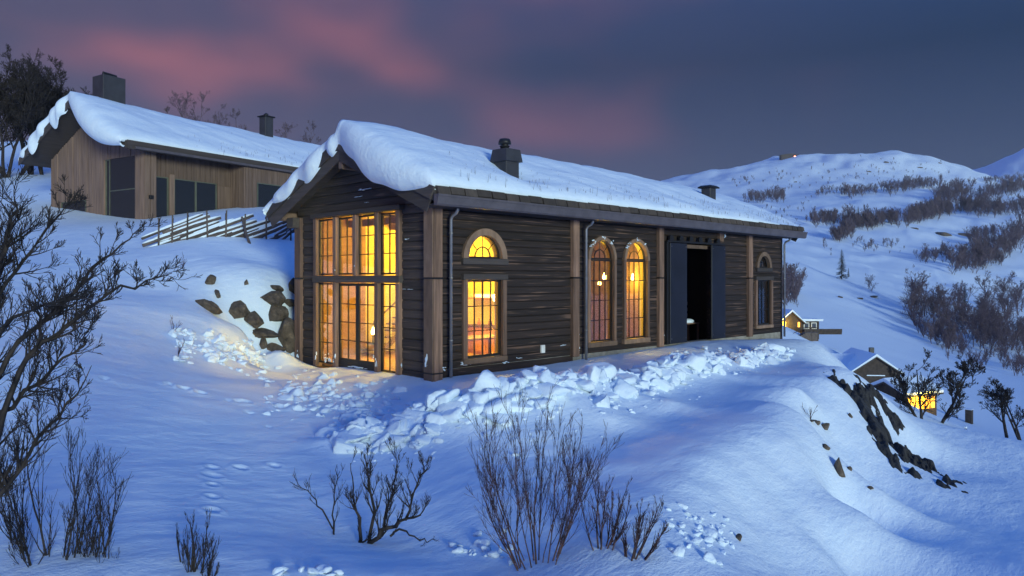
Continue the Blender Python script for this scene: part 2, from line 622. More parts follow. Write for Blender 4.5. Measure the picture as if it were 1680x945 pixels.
for y in (1, 2.5, 4, 5.5, 6.4):
    cp_w(-0.3, y, -0.03)
    cp_w(-1.6, y, -0.12 if y < 5 else 0.0)
for x, y, z in [(3, 3, -0.2), (9, 3, -0.2), (15, 3, -0.2), (19.8, 1, -0.35), (20.5, 5, -0.6), (3, 7.4, 1.0), (9, 7.4, 1.2), (15, 7.4, 0.6), (3, 9.5, 2.6), (9, 10, 2.8), (15, 11, 2.4), (24, 3, -1.5), (24, 10, -0.5)]:
    cp_w(x, y, z)
# around and behind the viewpoint
for a in range(-180, 181, 30):
    t_ = R(a)
    CP.append((t_, math.log(3.0), -3.35 / 3.0))
    if abs(a) >= 60:
        k = 1 if a > 0 else -1
        CP.append((t_, math.log(9), (-3.2 + 0.9 * k) / 9))
        CP.append((t_, math.log(25), (-5.0 + 2.5 * k) / 25))
        CP.append((t_, math.log(80), (-10.0 + 3 * k) / 80))
        CP.append((t_, math.log(300), -0.09))
        CP.append((t_, math.log(1200), -0.03))
        CP.append((t_, math.log(3200), -0.02))
CP = np.array(CP)


def tps_kernel(d2):
    return d2 * np.log(d2 + 1e-12)


n_ = len(CP)
d2 = (CP[:, None, 0] - CP[None, :, 0]) ** 2 + (CP[:, None, 1] - CP[None, :, 1]) ** 2
A = np.zeros((n_ + 3, n_ + 3))
A[:n_, :n_] = tps_kernel(d2) + np.eye(n_) * 7e-5
A[:n_, n_] = 1; A[:n_, n_ + 1] = CP[:, 0]; A[:n_, n_ + 2] = CP[:, 1]
A[n_:, :n_] = A[:n_, n_:].T
TW = np.linalg.solve(A, np.concatenate([CP[:, 2], np.zeros(3)]))

# ploughed ridge in front of the cabin: (px, py, depth, height, half width)
BANK = [(530, 752, 12.8, 0.10, 0.5), (620, 730, 13.3, 0.22, 0.8), (720, 712, 13.6, 0.40, 1.1), (800, 695, 14.1, 0.46, 1.2), (880, 672, 14.9, 0.46, 1.1), (960, 650, 16.0, 0.38, 0.9), (1040, 628, 17.5, 0.32, 0.8), (1090, 612, 19.0, 0.33, 0.7), (1150, 600, 20.5, 0.26, 0.7), (1220, 588, 23.0, 0.20, 0.7), (1275, 580, 25.0, 0.12, 0.6)]
BANKP = np.array([list(at(a, b_, c)[:2]) + [h, w] for a, b_, c, h, w in BANK])


def bank_h(x, y):
    best = np.zeros_like(x)
    for i in range(len(BANKP) - 1):
        a, b_ = BANKP[i], BANKP[i + 1]
        dx, dy = b_[0] - a[0], b_[1] - a[1]
        s = np.clip(((x - a[0]) * dx + (y - a[1]) * dy) / (dx * dx + dy * dy), 0, 1)
        dd = np.hypot(x - a[0] - s * dx, y - a[1] - s * dy)
        h = a[2] + s * (b_[2] - a[2]); w = a[3] + s * (b_[3] - a[3])
        best = np.maximum(best, h * np.exp(-(dd / (w * 0.62)) ** 2))
    return best


def base_h(x, y):
    x = np.asarray(x, float); y = np.asarray(y, float)
    qx, qy = x - CAM[0], y - CAM[1]
    dep = qx * DV[0] + qy * DV[1]; lat = qx * RV[0] + qy * RV[1]
    rr = np.maximum(np.hypot(dep, lat), 0.5)
    a = np.arctan2(-lat, dep); l = np.log(rr)
    s = TW[n_] + TW[n_ + 1] * a + TW[n_ + 2] * l
    for i in range(n_):
        s = s + TW[i] * tps_kernel((a - CP[i, 0]) ** 2 + (l - CP[i, 1]) ** 2)
    return s * rr + CAM[2], rr


TRACKS = []


def ground(x, y, base=None):
    x = np.asarray(x, float); y = np.asarray(y, float)
    z, rr = base if base is not None else base_h(x, y)
    bh = bank_h(x, y)
    far = np.clip((rr - 28) / 60, 0, 1)
    z = z + bh * (1 + 0.5 * fbm(x * 1.3, y * 1.3, 3))
    z = z + 0.10 * fbm(x * 0.22, y * 0.22, 2) * (1 - far) * np.clip((rr - 6) / 6, 0.2, 1) * np.clip(np.hypot(np.maximum(np.maximum(-x, x - HL), 0), np.maximum(np.maximum(-y, y - HW), 0)) / 3, 0.1, 1)
    z = z + (0.016 * fbm(x * 1.1 + 0.5 * y, y * 2.4, 3) + 0.022 * np.abs(fbm(x * 0.5 - 0.6 * y, y * 0.9 + 0.3 * x, 3))) * (1 - far)
    z = z + far * rr * (0.005 * fbm(x / 70, y / 70, 3) + 0.010 * fbm(x / 300, y / 300, 4) * np.clip((rr - 200) / 500, 0, 1))
    # ice-edged crags on the mid hill
    cr = np.clip(fbm(x / 45 + 3, y / 45, 4) - 0.05, 0, 1) * np.clip((rr - 250) / 300, 0, 1) * np.clip((1500 - rr) / 500, 0, 1)
    z = z + cr * 5
    # under the buildings
    ins = (x > 0.12) & (x < HL - 0.12) & (y > 0.12) & (y < HW - 0.12)
    z = np.where(ins, -0.35, z)
    c, s = math.cos(-H2_RZ), math.sin(-H2_RZ)
    lx = (x - H2_LOC[0]) * c - (y - H2_LOC[1]) * s
    ly = (x - H2_LOC[0]) * s + (y - H2_LOC[1]) * c
    ins = (lx > 0.1) & (lx < 15.9) & (ly > 0.1) & (ly < 7.5)
    z = np.where(ins, H2_LOC[2] - 0.1, z)
    return z


MARCH = np.concatenate([np.arange(5, 60, 0.04), np.geomspace(60, 3500, 900)])


def hit(px, py, dmin=5.0, dmax=3500.0):
    """where the sight line through a photo pixel meets the ground"""
    dd = MARCH[(MARCH >= dmin) & (MARCH <= dmax)]
    k = np.array([(px - CX) / F, (HY - py) / F])
    P = CAM[None] + dd[:, None] * (DV + RV * k[0] + np.array([0, 0, 1.0]) * k[1])[None]
    z = ground(P[:, 0], P[:, 1])
    below = np.nonzero(P[:, 2] < z)[0]
    i = below[0] if len(below) else len(dd) - 1
    return np.array([P[i, 0], P[i, 1], z[i]]), dd[i]


def G(x, y):
    return float(ground(np.array([x]), np.array([y]))[0])


GRID = {}


def build_ground():
    fov = R(44)
    a = np.concatenate([np.linspace(-PI, -fov, 60, endpoint=False), np.linspace(-fov, fov, 760), np.linspace(fov, PI, 60)[1:]])
    r = np.concatenate([[0.05, 1.0, 2.0, 3.0], np.geomspace(4, 6, 16, endpoint=False), np.geomspace(6, 42, 480, endpoint=False), np.geomspace(42, 2850, 300), [3000]])
    AA, RR = np.meshgrid(a, r, indexing='ij')
    x = CAM[0] + RR * (np.cos(AA) * DV[0] - np.sin(AA) * RV[0])
    y = CAM[1] + RR * (np.cos(AA) * DV[1] - np.sin(AA) * RV[1])
    # the smooth base on every third line, then filled in between
    ia = np.unique(np.r_[np.arange(0, len(a), 3), len(a) - 1]); ir = np.unique(np.r_[np.arange(0, len(r), 3), len(r) - 1, 0, 1, 2, 3])
    zb, rb = base_h(x[np.ix_(ia, ir)], y[np.ix_(ia, ir)])
    tb = (zb - CAM[2]) / rb
    t1 = np.stack([np.interp(np.log(r), np.log(r[ir]), row) for row in tb])
    t2 = np.stack([np.interp(a, a[ia], t1[:, k]) for k in range(len(r))], 1)
    z = ground(x, y, (t2 * np.maximum(RR, 0.5) + CAM[2], RR))
    z = np.where(RR < 2.5, np.mean(z[:, 2]), z)
    z[:, -1] = z[:, -2] - 60
    for tx, ty, tr, th in TRACKS:
        m_ = (np.abs(x - tx) < 4 * tr) & (np.abs(y - ty) < 4 * tr)
        q = ((x[m_] - tx) ** 2 + (y[m_] - ty) ** 2) / tr ** 2
        z[m_] += th * (0.55 * np.exp(-((np.sqrt(q) - 1.5) / 0.7) ** 2) - 1.6 * np.exp(-q * 0.8))
    na, nr = len(a), len(r)
    GRID.update(a=a, r=r, z=z)
    V = np.stack([x, y, z], -1).reshape(-1, 3)
    i, j = np.meshgrid(np.arange(na - 1), np.arange(nr - 1), indexing='ij')
    i = i.ravel(); j = j.ravel()
    Fc = np.stack([i * nr + j, i * nr + j + 1, (i + 1) * nr + j + 1, (i + 1) * nr + j], -1)
    o = link('snow_ground', np_mesh('snow_ground', V, Fc, 'snow'))
    o['kind'] = 'structure'
    return o


def track(pts, step, rad, dep, seed):
    rs = random.Random(seed)
    P = [hit(*p)[0] for p in pts]
    s = 0.0
    for a, b_ in zip(P[:-1], P[1:]):
        L = math.hypot(*(b_ - a)[:2])
        n = max(1, int(L / step))
        for k in range(n):
            q = a + (b_ - a) * (k + rs.uniform(-.2, .2)) / n
            TRACKS.append((q[0] + rs.uniform(-.05, .05), q[1] + rs.uniform(-.05, .05), rad * rs.uniform(.7, 1.2), dep * rs.uniform(.6, 1.2)))


track([(345, 838), (350, 800), (357, 770), (400, 768), (460, 764), (540, 762)], 0.42, 0.085, 0.06, 1)
track([(265, 628), (330, 645), (385, 660), (440, 662), (520, 682)], 0.34, 0.10, 0.07, 2)
track([(130, 605), (190, 625), (260, 640)], 0.6, 0.09, 0.05, 3)
track([(380, 660), (440, 700), (490, 715)], 0.5, 0.08, 0.045, 4)
build_ground()


def hit2(px, py, rmin=5.0, rmax=4000.0):
    """like hit(), read from the finished ground mesh"""
    k = (px - CX) / F
    az_ = math.atan2(-k, 1.0)
    i = int(np.clip(np.searchsorted(GRID['a'], az_), 1, len(GRID['a']) - 1))
    f_ = (az_ - GRID['a'][i - 1]) / (GRID['a'][i] - GRID['a'][i - 1])
    zc = GRID['z'][i - 1] * (1 - f_) + GRID['z'][i] * f_
    r = GRID['r']
    dep = r * math.cos(az_)
    el = (zc - CAM[2]) / dep - (HY - py) / F
    ok = np.nonzero((el > 0) & (r > rmin) & (r < rmax))[0]
    if len(ok) == 0:
        ok = [int(np.argmax(np.where((r > rmin) & (r < rmax), el, -9)))]
    j = ok[0]
    if j > 0 and el[j] > 0 and el[j - 1] <= 0:
        q = -el[j - 1] / (el[j] - el[j - 1])
        dd = dep[j - 1] + q * (dep[j] - dep[j - 1]); zz = zc[j - 1] + q * (zc[j] - zc[j - 1])
    else:
        dd, zz = dep[j], zc[j]
    P = CAM + dd * (DV + RV * k)
    return np.array([P[0], P[1], zz]), dd
# ------------------------------------------------------------------ log cabin
rnd = random.Random(11)
RZ0, RSL, RY = 4.5, 0.405, 3.2                       # roof top at the eave edge (y=-0.75), slope, ridge


def roof_z(y):
    return RZ0 + RSL * (0.75 + RY - abs(y - RY))


cabin = empty('log_cabin', (0, 0, 0), 0, 'large dark tarred log cabin with tall lit windows and thick snow on its roof', 'cabin')


def to_long(s, n, z):           # along, outwards, up -> world for the wall facing -y
    return (s, -n, z)


def to_gable(s, n, z):          # wall facing -x, s runs along +y
    return (-n, s, z)


def log_piece(name, mp_, z0, z1, xl, xr, out0, thick, mat, parent, nz_=5):
    """a squared log with a rounded face; xl / xr give its ends at a height"""
    prof = [-0.034, -0.006, 0.0, 0.0, -0.006, -0.034]
    fr = [0.0, 0.10, 0.35, 0.65, 0.90, 1.0]
    m = MB()
    vs = []
    jx = rnd.uniform(-.006, .006)
    for p, f_ in zip(prof, fr):
        z = z0 + (z1 - z0) * f_
        a, b_ = xl(z), xr(z)
        for q in range(4):
            s = a + (b_ - a) * q / 3
            w = 0.006 * math.sin(s * 1.7 + z0 * 31) if 0 < q < 3 else 0
            vs.append(mp_(s, out0 + p + jx + w, z))
    n = len(prof)
    for f_ in fr:
        z = z0 + (z1 - z0) * f_
        for s in (xl(z), xr(z)):
            vs.append(mp_(s, out0 - thick, z))
    fs = []
    for i in range(n - 1):
        for q in range(3):
            fs.append((i * 4 + q, i * 4 + q + 1, (i + 1) * 4 + q + 1, (i + 1) * 4 + q))
        fs.append((4 * n + 2 * i + 1, 4 * n + 2 * i, 4 * n + 2 * i + 2, 4 * n + 2 * i + 3))
        fs.append((4 * n + 2 * i, i * 4, (i + 1) * 4, 4 * n + 2 * i + 2))
        fs.append((i * 4 + 3, 4 * n + 2 * i + 1, 4 * n + 2 * i + 3, (i + 1) * 4 + 3))
    fs.append((0, 4 * n, 4 * n + 1, 3, 2, 1))
    k = (n - 1) * 4
    fs.append((k, k + 1, k + 2, k + 3, 4 * n + 2 * n - 1, 4 * n + 2 * n - 2))
    m.add(vs, fs)
    return m.build(name, mat, parent)


# openings: (kind, x0, x1, z0, z1)  arch: z1 is the spring line, radius = half width
LUN = dict(cx=1.69, r=0.62, z=2.93)
ARCH = [dict(cx=6.53, r=0.60, z0=0.52, z=3.0), dict(cx=8.31, r=0.60, z0=0.52, z=3.0)]
LUN2 = dict(cx=17.06, r=0.50, z=2.86)
OPEN_L = [('arch', LUN['cx'], LUN['r'], 2.93, 2.93), ('rect', 1.04, 2.34, 0.38, 2.42),
          ('arch', 6.53, 0.62, 0.48, 3.0), ('arch', 8.31, 0.62, 0.48, 3.0), ('rect', 10.75, 12.95, 0.22, 3.62),
          ('arch', LUN2['cx'], LUN2['r'], 2.86, 2.86), ('rect', 16.44, 17.70, 0.54, 2.40)]


def opening_span(o, z):
    """x range cut out at height z, or None"""
    if o[0] == 'rect':
        return (o[1], o[2]) if o[3] < z < o[4] else None
    _, cx, r, zb, zs = o
    if z < zb - 1e-6 or z > zs + r:
        return None
    if z <= zs:
        return (cx - r, cx + r)
    w = math.sqrt(max(0, r * r - (z - zs) ** 2))
    return (cx - w, cx + w)


def courses(z0, z1, h, seed):
    rs = random.Random(seed)
    zs = [z0]
    while zs[-1] < z1 - h * 0.6:
        zs.append(zs[-1] + h * rs.uniform(0.88, 1.12))
    zs[-1] = z1
    return zs


def split_wall(parent, mp_, s0, s1, zs, opens, mat, thick, top=None):
    for z0, z1 in zip(zs[:-1], zs[1:]):
        zm = (z0 + z1) / 2
        cuts = []
        for o in opens:
            if o[0] == 'rect':
                lo, hi = o[3], o[4]
            else:
                lo, hi = o[3], o[4] + o[2]
            if min(hi, z1) - max(lo, z0) > 0.02:
                cuts.append(o)
        cuts.sort(key=lambda o: o[1] if o[0] == 'rect' else o[1] - o[2])
        prev = None
        segs = []
        for o in cuts + [None]:
            if prev is None:
                L = (lambda z: s0) if top is None else (lambda z: top(z)[0])
            elif prev[0] == 'rect':
                L = (lambda z, p=prev: p[2])
            else:
                L = (lambda z, p=prev: (opening_span(p, max(z, p[3])) or (p[1], p[1]))[1])
            if o is None:
                Rr = (lambda z: s1) if top is None else (lambda z: top(z)[1])
            elif o[0] == 'rect':
                Rr = (lambda z, p=o: p[1])
            else:
                Rr = (lambda z, p=o: (opening_span(p, max(z, p[3])) or (p[1], p[1]))[0])
            if Rr(zm) - L(zm) > 0.03:
                log_piece('log', mp_, z0, z1, L, Rr, 0.0, thick, mat, parent)
            prev = o


# long wall: stops so that course edges meet the openings' tops and bottoms
front_wall = MB().box(0.02, HL - 0.02, 0.165, 0.19, 4.40, 4.52).build('front_wall', 'dark_interior', cabin)
split_wall(front_wall, to_long, 0.05, 5.2, [-0.25, -0.02, 0.20], [], 'tarred_log_x', 0.16)
split_wall(front_wall, to_long, 0.05, HL, courses(0.20, 4.52, 0.205, 3), OPEN_L, 'tarred_log_x', 0.16)
gable_wall = MB().box(0.165, 0.19, 0.1, 6.3, 4.42, 4.5).build('gable_wall', 'dark_interior', cabin)
split_wall(gable_wall, to_gable, 0.02, HW, courses(-0.12, 4.26, 0.24, 5), [('rect', 1.22, 5.38, -1, 4.26)], 'tarred_log_y', 0.16)
ztop = courses(4.26, 5.78, 0.24, 6)
split_wall(gable_wall, to_gable, 0.02, HW, ztop, [], 'tarred_log_y', 0.16,
           top=lambda z: (max(0.02, RY - (5.80 - z) / RSL), min(HW, RY + (5.80 - z) / RSL)))
# plain walls out of sight
MB().prism([(0, -0.2), (HW, -0.2), (HW, 4.45), (RY, 5.78), (0, 4.45)], 'x', HL - 0.16, HL).build('rear_gable_wall', 'tarred_log_y', cabin)
MB().box(0.17, HL - 0.17, HW - 0.16, HW, -0.2, 4.5).build('back_wall', 'tarred_log_x', cabin)
MB().box(0.03, HL - 0.05, 0.02, 0.30, -0.4, 0.20).build('foundation', 'concrete', cabin)
MB().box(0.19, HL - 0.17, 0.31, HW - 0.17, -0.12, 0.02).build('floor', 'inner_floor', cabin)

# linings, reveals and partitions inside


def lining(name, axis, a0, a1, s0, s1, z0, z1, opens, mat, parent):
    m = MB()
    xs = sorted({s0, s1, *[o[0] for o in opens], *[o[1] for o in opens]})
    for x0, x1 in zip(xs[:-1], xs[1:]):
        zs = [(z0, z1)]
        for o in opens:
            if o[0] <= x0 + 1e-6 and o[1] >= x1 - 1e-6:
                nz2 = []
                for c, d in zs:
                    if o[3] <= c or o[2] >= d:
                        nz2.append((c, d))
                    else:
                        if o[2] > c:
                            nz2.append((c, o[2]))
                        if o[3] < d:
                            nz2.append((o[3], d))
                zs = nz2
        for c, d in zs:
            if axis == 'y':
                m.box(x0, x1, a0, a1, c, d)
            else:
                m.box(a0, a1, x0, x1, c, d)
    return m.build(name, mat, parent)


lo = []
for o in OPEN_L:
    if o[0] == 'rect':
        lo.append((o[1], o[2], o[3], o[4]))
    else:
        lo.append((o[1] - o[2], o[1] + o[2], o[3], o[4] + o[2]))
lining('front_lining', 'y', 0.27, 0.30, 0.31, 9.7, 0.025, 4.5, [q for q in lo if q[1] < 9.6], 'cream_paint', cabin)
lining('end_lining', 'y', 0.27, 0.30, 14.2, 18.5, 0.025, 4.5, [q for q in lo if q[1] > 14], 'inner_wood_wall', cabin)
lining('gable_lining', 'x', 0.27, 0.30, 0.31, HW - 0.19, 0.025, 4.5, [(1.22, 5.38, -1, 4.26)], 'inner_wood_wall', cabin)
for o in OPEN_L:
    if o[1] > 10 and o[1] < 13:
        continue
    m = MB()
    if o[0] == 'rect':
        x0, x1, z0, z1 = o[1:]
        outer = [(x0, z0), (x1, z0), (x1, z1), (x0, z1)]
        cx, cz = (x0 + x1) / 2, (z0 + z1) / 2
        inner = [(x + (0.025 if x < cx else -0.025), z + (0.025 if z < cz else -0.025)) for x, z in outer]
    else:
        _, cx, r, zb, zs = o
        arc = [(cx + r * math.cos(q), zs + r * math.sin(q)) for q in np.linspace(0, PI, 21)]
        outer = ([(cx - r, zb), (cx + r, zb)] if zs > zb else []) + arc
        ri = r - 0.025
        arci = [(cx + ri * math.cos(q), max(zs + ri * math.sin(q), zb + 0.025)) for q in np.linspace(0, PI, 21)]
        inner = ([(cx - ri, zb + 0.025), (cx + ri, zb + 0.025)] if zs > zb else []) + arci
    n = len(outer)
    ya, yb = 0.10, 0.272
    vs = [(x, ya, z) for x, z in outer] + [(x, ya, z) for x, z in inner] + [(x, yb, z) for x, z in outer] + [(x, yb, z) for x, z in inner]
    fs = []
    for i in range(n):
        j = (i + 1) % n
        fs += [(i, j, n + j, n + i), (2 * n + i, 3 * n + i, 3 * n + j, 2 * n + j), (n + i, n + j, 3 * n + j, 3 * n + i), (i, 2 * n + i, 2 * n + j, j)]
    m.add(vs, fs).build('window_reveal', 'cream_paint' if o[1] < 14 else 'inner_wood_wall', cabin)
    if o[0] == 'arch':            # spandrels beside the arch in the lining
        m = MB()
        _, cx, r, zb, zs = o
        for sg in (1, -1):
            pts = [(cx + sg * r * math.cos(q), zs + r * math.sin(q)) for q in np.linspace(0, PI / 2, 9)] + [(cx + sg * r, zs + r)]
            m.prism(pts, 'y', 0.274, 0.296)
        m.build('arch_spandrel', 'cream_paint', cabin)
lining('back_lining', 'y', HW - 0.20, HW - 0.17, 2.3, 18.5, 0.025, 4.45, [], 'cream_paint', cabin)
lining('wood_panelling', 'y', HW - 0.21, HW - 0.17, 0.31, 2.29, 0.025, 4.45, [], 'inner_wood_wall', cabin)
MB().prism([(0.31, 0.025), (6.18, 0.025), (6.18, 4.35), (RY, 5.70), (0.31, 4.40)], 'x', 5.28, 5.38).build('partition', 'cream_paint', cabin)
MB().prism([(0.31, 0.025), (6.18, 0.025), (6.18, 4.35), (RY, 5.70), (0.31, 4.40)], 'x', 9.72, 9.84).build('partition', 'inner_wood_wall', cabin)
MB().prism([(0.31, 0.025), (6.18, 0.025), (6.18, 4.35), (RY, 5.70), (0.31, 4.40)], 'x', 14.0, 14.12).build('partition', 'inner_wood_wall', cabin)
lining('alcove_wall', 'y', 3.6, 3.7, 9.85, 13.99, 0.025, 5.2, [], 'dark_interior', cabin)  # alcove shade is in the wall colour, since the sun reaches in here
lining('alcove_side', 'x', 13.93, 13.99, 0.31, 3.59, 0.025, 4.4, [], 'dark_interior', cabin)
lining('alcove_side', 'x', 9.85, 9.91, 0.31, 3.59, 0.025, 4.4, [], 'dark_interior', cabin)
for nm, ya, yb in (('sloped_ceiling', 0.31, RY), ('sloped_ceiling', RY, HW - 0.21)):
    za, zb = roof_z(ya) - 0.36, roof_z(yb) - 0.36
    MB().add([(x, y, z + d) for d in (0, 0.03) for x in (0.2, HL - 0.2) for y, z in ((ya, za), (yb, zb))],
             [(0, 1, 3, 2), (4, 6, 7, 5), (0, 4, 5, 1), (1, 5, 7, 3), (3, 7, 6, 2), (2, 6, 4, 0)]).build(nm, 'inner_wood_wall', cabin)
for x in (1.6, 3.2):
    MB().box(x, x + 0.16, 0.31, HW - 0.21, 4.02, 4.22).build('ceiling_beam', 'inner_wood_wall', cabin)

# ---- gable glazing
gz = [1.30, 2.22, 3.24, 4.22, 5.26]
gw = 0.08


def pane_grid(parent, mp_, s0, s1, z0, z1, nc, nr, n_out, bar=0.022, frame=0.045):
    """dark frame, glazing bars and one pane for each light"""
    m = MB()

    def bx(a0, a1, c0, c1, o0, o1):
        p = mp_(a0, o0, c0); q = mp_(a1, o1, c1)
        m.box(min(p[0], q[0]), max(p[0], q[0]), min(p[1], q[1]), max(p[1], q[1]), c0, c1)
    bx(s0, s0 + frame, z0, z1, n_out - 0.05, n_out)
    bx(s1 - frame, s1, z0, z1, n_out - 0.05, n_out)
    bx(s0 + frame, s1 - frame, z0, z0 + frame, n_out - 0.05, n_out)
    bx(s0 + frame, s1 - frame, z1 - frame, z1, n_out - 0.05, n_out)
    m.build('sash_frame', 'black_metal', parent)
    a0, a1, c0, c1 = s0 + frame, s1 - frame, z0 + frame, z1 - frame
    for i in range(1, nc):
        m = MB(); s = a0 + (a1 - a0) * i / nc
        w = bar * (1.6 if (nc == 4 and i == 2) else 1) / 2
        bx(s - w, s + w, c0, c1, n_out - 0.035, n_out - 0.004)
        m.build('glazing_bar', 'black_metal', parent)
    for j in range(1, nr):
        m = MB(); z = c0 + (c1 - c0) * j / nr
        bx(a0, a1, z - bar / 2, z + bar / 2, n_out - 0.032, n_out - 0.007)
        m.build('glazing_bar', 'black_metal', parent)
    for i in range(nc):
        for j in range(nr):
            m = MB()
            bx(a0 + (a1 - a0) * i / nc, a0 + (a1 - a0) * (i + 1) / nc, c0 + (c1 - c0) * j / nr, c0 + (c1 - c0) * (j + 1) / nr, n_out - 0.024, n_out - 0.018)
            m.build('pane', 'window_glass', parent)


for i in range(4):
    w = MB().box(-0.02, 0.14, gz[i] + gw, gz[i] + gw + 0.02, 2.51, 4.12).build('window', 'dark_board_y', cabin)
    pane_grid(w, to_gable, gz[i] + gw + 0.02, gz[i + 1] - gw, 2.52, 4.11, 2, 3, -0.005)
for i in (0, 3):
    w = MB().box(-0.02, 0.14, gz[i] + gw, gz[i] + gw + 0.02, -0.05, 2.29).build('window', 'dark_board_y', cabin)
    pane_grid(w, to_gable, gz[i] + gw + 0.02, gz[i + 1] - gw, 0.0, 2.29, 2, 4, -0.005)
ym = (gz[1] + gz[3]) / 2
for s0, s1, hs in ((gz[1] + gw, ym - 0.004, 1), (ym + 0.004, gz[3] - gw, 0)):
    w = MB().box(0.0, 0.06, s0, s1, -0.06, 0.14).build('glazed_door', 'black_metal', cabin)
    pane_grid(w, to_gable, s0, s1, 0.141, 2.29, 2, 4, -0.005, frame=0.075)
    if hs:
        MB().tube([(-0.01, s1 - 0.04, 1.05), (-0.06, s1 - 0.04, 1.05), (-0.06, s1 - 0.13, 1.05)], 0.011, 6).build('door_handle', 'black_metal', w)
for i, y in enumerate(gz):
    lo_ = -0.12 if i != 2 else 2.50
    MB().cbox(-0.10, 0.12, y - gw, y + gw, lo_, 2.30 if i != 2 else 4.14, 0.012).build('mullion_post', 'post_wood', cabin)
    if i != 2:
        MB().cbox(-0.10, 0.12, y - gw, y + gw, 2.50, 4.14, 0.012).build('mullion_post', 'post_wood', cabin)
MB().cbox(-0.11, 0.12, gz[0] - gw - 0.02, gz[4] + gw + 0.02, 2.302, 2.498, 0.012).build('transom_beam', 'dark_board_y', cabin)
MB().cbox(-0.17, 0.12, gz[0] - gw - 0.10, gz[4] + gw + 0.05, 4.142, 4.27, 0.012).build('header_beam', 'dark_board_y', cabin)
MB().cbox(-0.10, 0.12, gz[0] - gw, gz[4] + gw, -0.20, -0.125, 0.008).build('threshold', 'dark_board_y', cabin)

# ---- corner posts with straps
for z0, z1 in ((-0.1, 2.40), (2.44, 4.22)):
    MB().cbox(-0.06, 0.20, -0.13, 0.0, z0, z1, 0.012).build('corner_post', 'post_wood', cabin)
    MB().cbox(-0.10, -0.062, -0.10, 0.24, z0, z1, 0.008).build('corner_board', 'arch_wood', cabin)
    MB().cbox(-0.09, 0.05, 6.08, 6.42, z0, z1, 0.012).build('corner_post', 'post_wood', cabin)
MB().box(-0.108, 0.205, -0.138, 0.25, 2.401, 2.439).build('iron_strap', 'black_metal', cabin)
MB().box(-0.095, 0.05, 6.07, 6.43, 2.401, 2.439).build('iron_strap', 'black_metal', cabin)
MB().box(-0.108, 0.205, -0.138, 0.25, 0.12, 0.155).build('iron_strap', 'black_metal', cabin)
for x0, x1 in ((5.10, 5.37), (9.50, 9.76), (15.68, 15.98)):
    for z0, z1 in ((0.16, 2.42), (2.46, 4.24)):
        MB().cbox(x0, x1, -0.12, 0.02, z0, z1, 0.012).build('wall_post', 'post_wood', cabin)
    MB().box(x0 - 0.006, x1 + 0.006, -0.128, 0.02, 2.421, 2.459).build('iron_strap', 'black_metal', cabin)
MB().cbox(13.42, 13.70, -0.12, 0.02, 3.78, 4.20, 0.012).build('wall_post', 'post_wood', cabin)

# ---- long wall windows


def arch_band(cx, zs, r0, r1, y0, y1, mat, parent, name, a0=0.0, a1=PI, n=24):
    q = np.linspace(a0, a1, n + 1)
    vs = []
    for a in q:
        c, s = math.cos(a), math.sin(a)
        vs += [(cx + r0 * c, y0, zs + r0 * s), (cx + r1 * c, y0, zs + r1 * s), (cx + r1 * c, y1, zs + r1 * s), (cx + r0 * c, y1, zs + r0 * s)]
    fs = [(0, 3, 2, 1)]
    for i in range(n):
        k = 4 * i
        fs += [(k, k + 1, k + 5, k + 4), (k + 1, k + 2, k + 6, k + 5), (k + 2, k + 3, k + 7, k + 6), (k + 3, k, k + 4, k + 7)]
    k = 4 * n
    fs.append((k, k + 1, k + 2, k + 3))
    return MB().add(vs, fs).build(name, mat, parent)


def fan(parent, cx, zs, r, yo, bars=(PI * 0.25, PI / 2, PI * 0.75)):
    """half-round light: hub arc, spokes, one pane for each field"""
    rh = r * 0.45
    arch_band(cx, zs, r - 0.04, r, yo, yo + 0.05, 'black_metal', parent, 'sash_frame')
    MB().box(cx - r, cx + r, yo, yo + 0.05, zs - 0.02, zs + 0.025).build('sash_frame', 'black_metal', parent)
    arch_band(cx, zs + 0.01, rh - 0.011, rh + 0.011, yo + 0.006, yo + 0.034, 'black_metal', parent, 'glazing_bar')
    for a in bars:
        c, s = math.cos(a), math.sin(a)
        MB().tube([(cx + rh * c, yo + 0.02, zs + rh * s), (cx + (r - .03) * c, yo + 0.02, zs + (r - .03) * s)], 0.012, 6).build('glazing_bar', 'black_metal', parent)
    MB().box(cx - 0.010, cx + 0.010, yo + 0.008, yo + 0.032, zs + 0.02, zs + rh).build('glazing_bar', 'black_metal', parent)
    ed = [0.0, *bars, PI]
    for a, b_ in zip(ed[:-1], ed[1:]):
        arch_band(cx, zs, rh, r - 0.03, yo + 0.018, yo + 0.024, 'window_glass', parent, 'pane', a, b_, 6)
    for a, b_ in ((0, PI / 2), (PI / 2, PI)):
        pts = [(cx, zs + 0.01)] + [(cx + rh * math.cos(q), zs + rh * math.sin(q)) for q in np.linspace(a, b_, 7)]
        MB().prism(pts, 'y', yo + 0.018, yo + 0.024).build('pane', 'window_glass', parent)


def lunette(cx, zs, r, trim):
    w = arch_band(cx, zs, r - 0.03, r + trim * 0.12, 0.035, 0.11, 'arch_wood', cabin, 'arched_window')
    arch_band(cx, zs, r - 0.03, r + trim, -0.075, 0.034, 'arch_wood', w, 'arch_frame')
    MB().cbox(cx - r - trim - 0.03, cx + r + trim + 0.03, -0.10, 0.06, zs - 0.16, zs - 0.003, 0.01).build('sill', 'dark_board_x', w)
    fan(w, cx, zs + 0.02, r - 0.03, 0.045)


lunette(LUN['cx'], LUN['z'], LUN['r'], 0.145)
lunette(LUN2['cx'], LUN2['z'], LUN2['r'], 0.135)


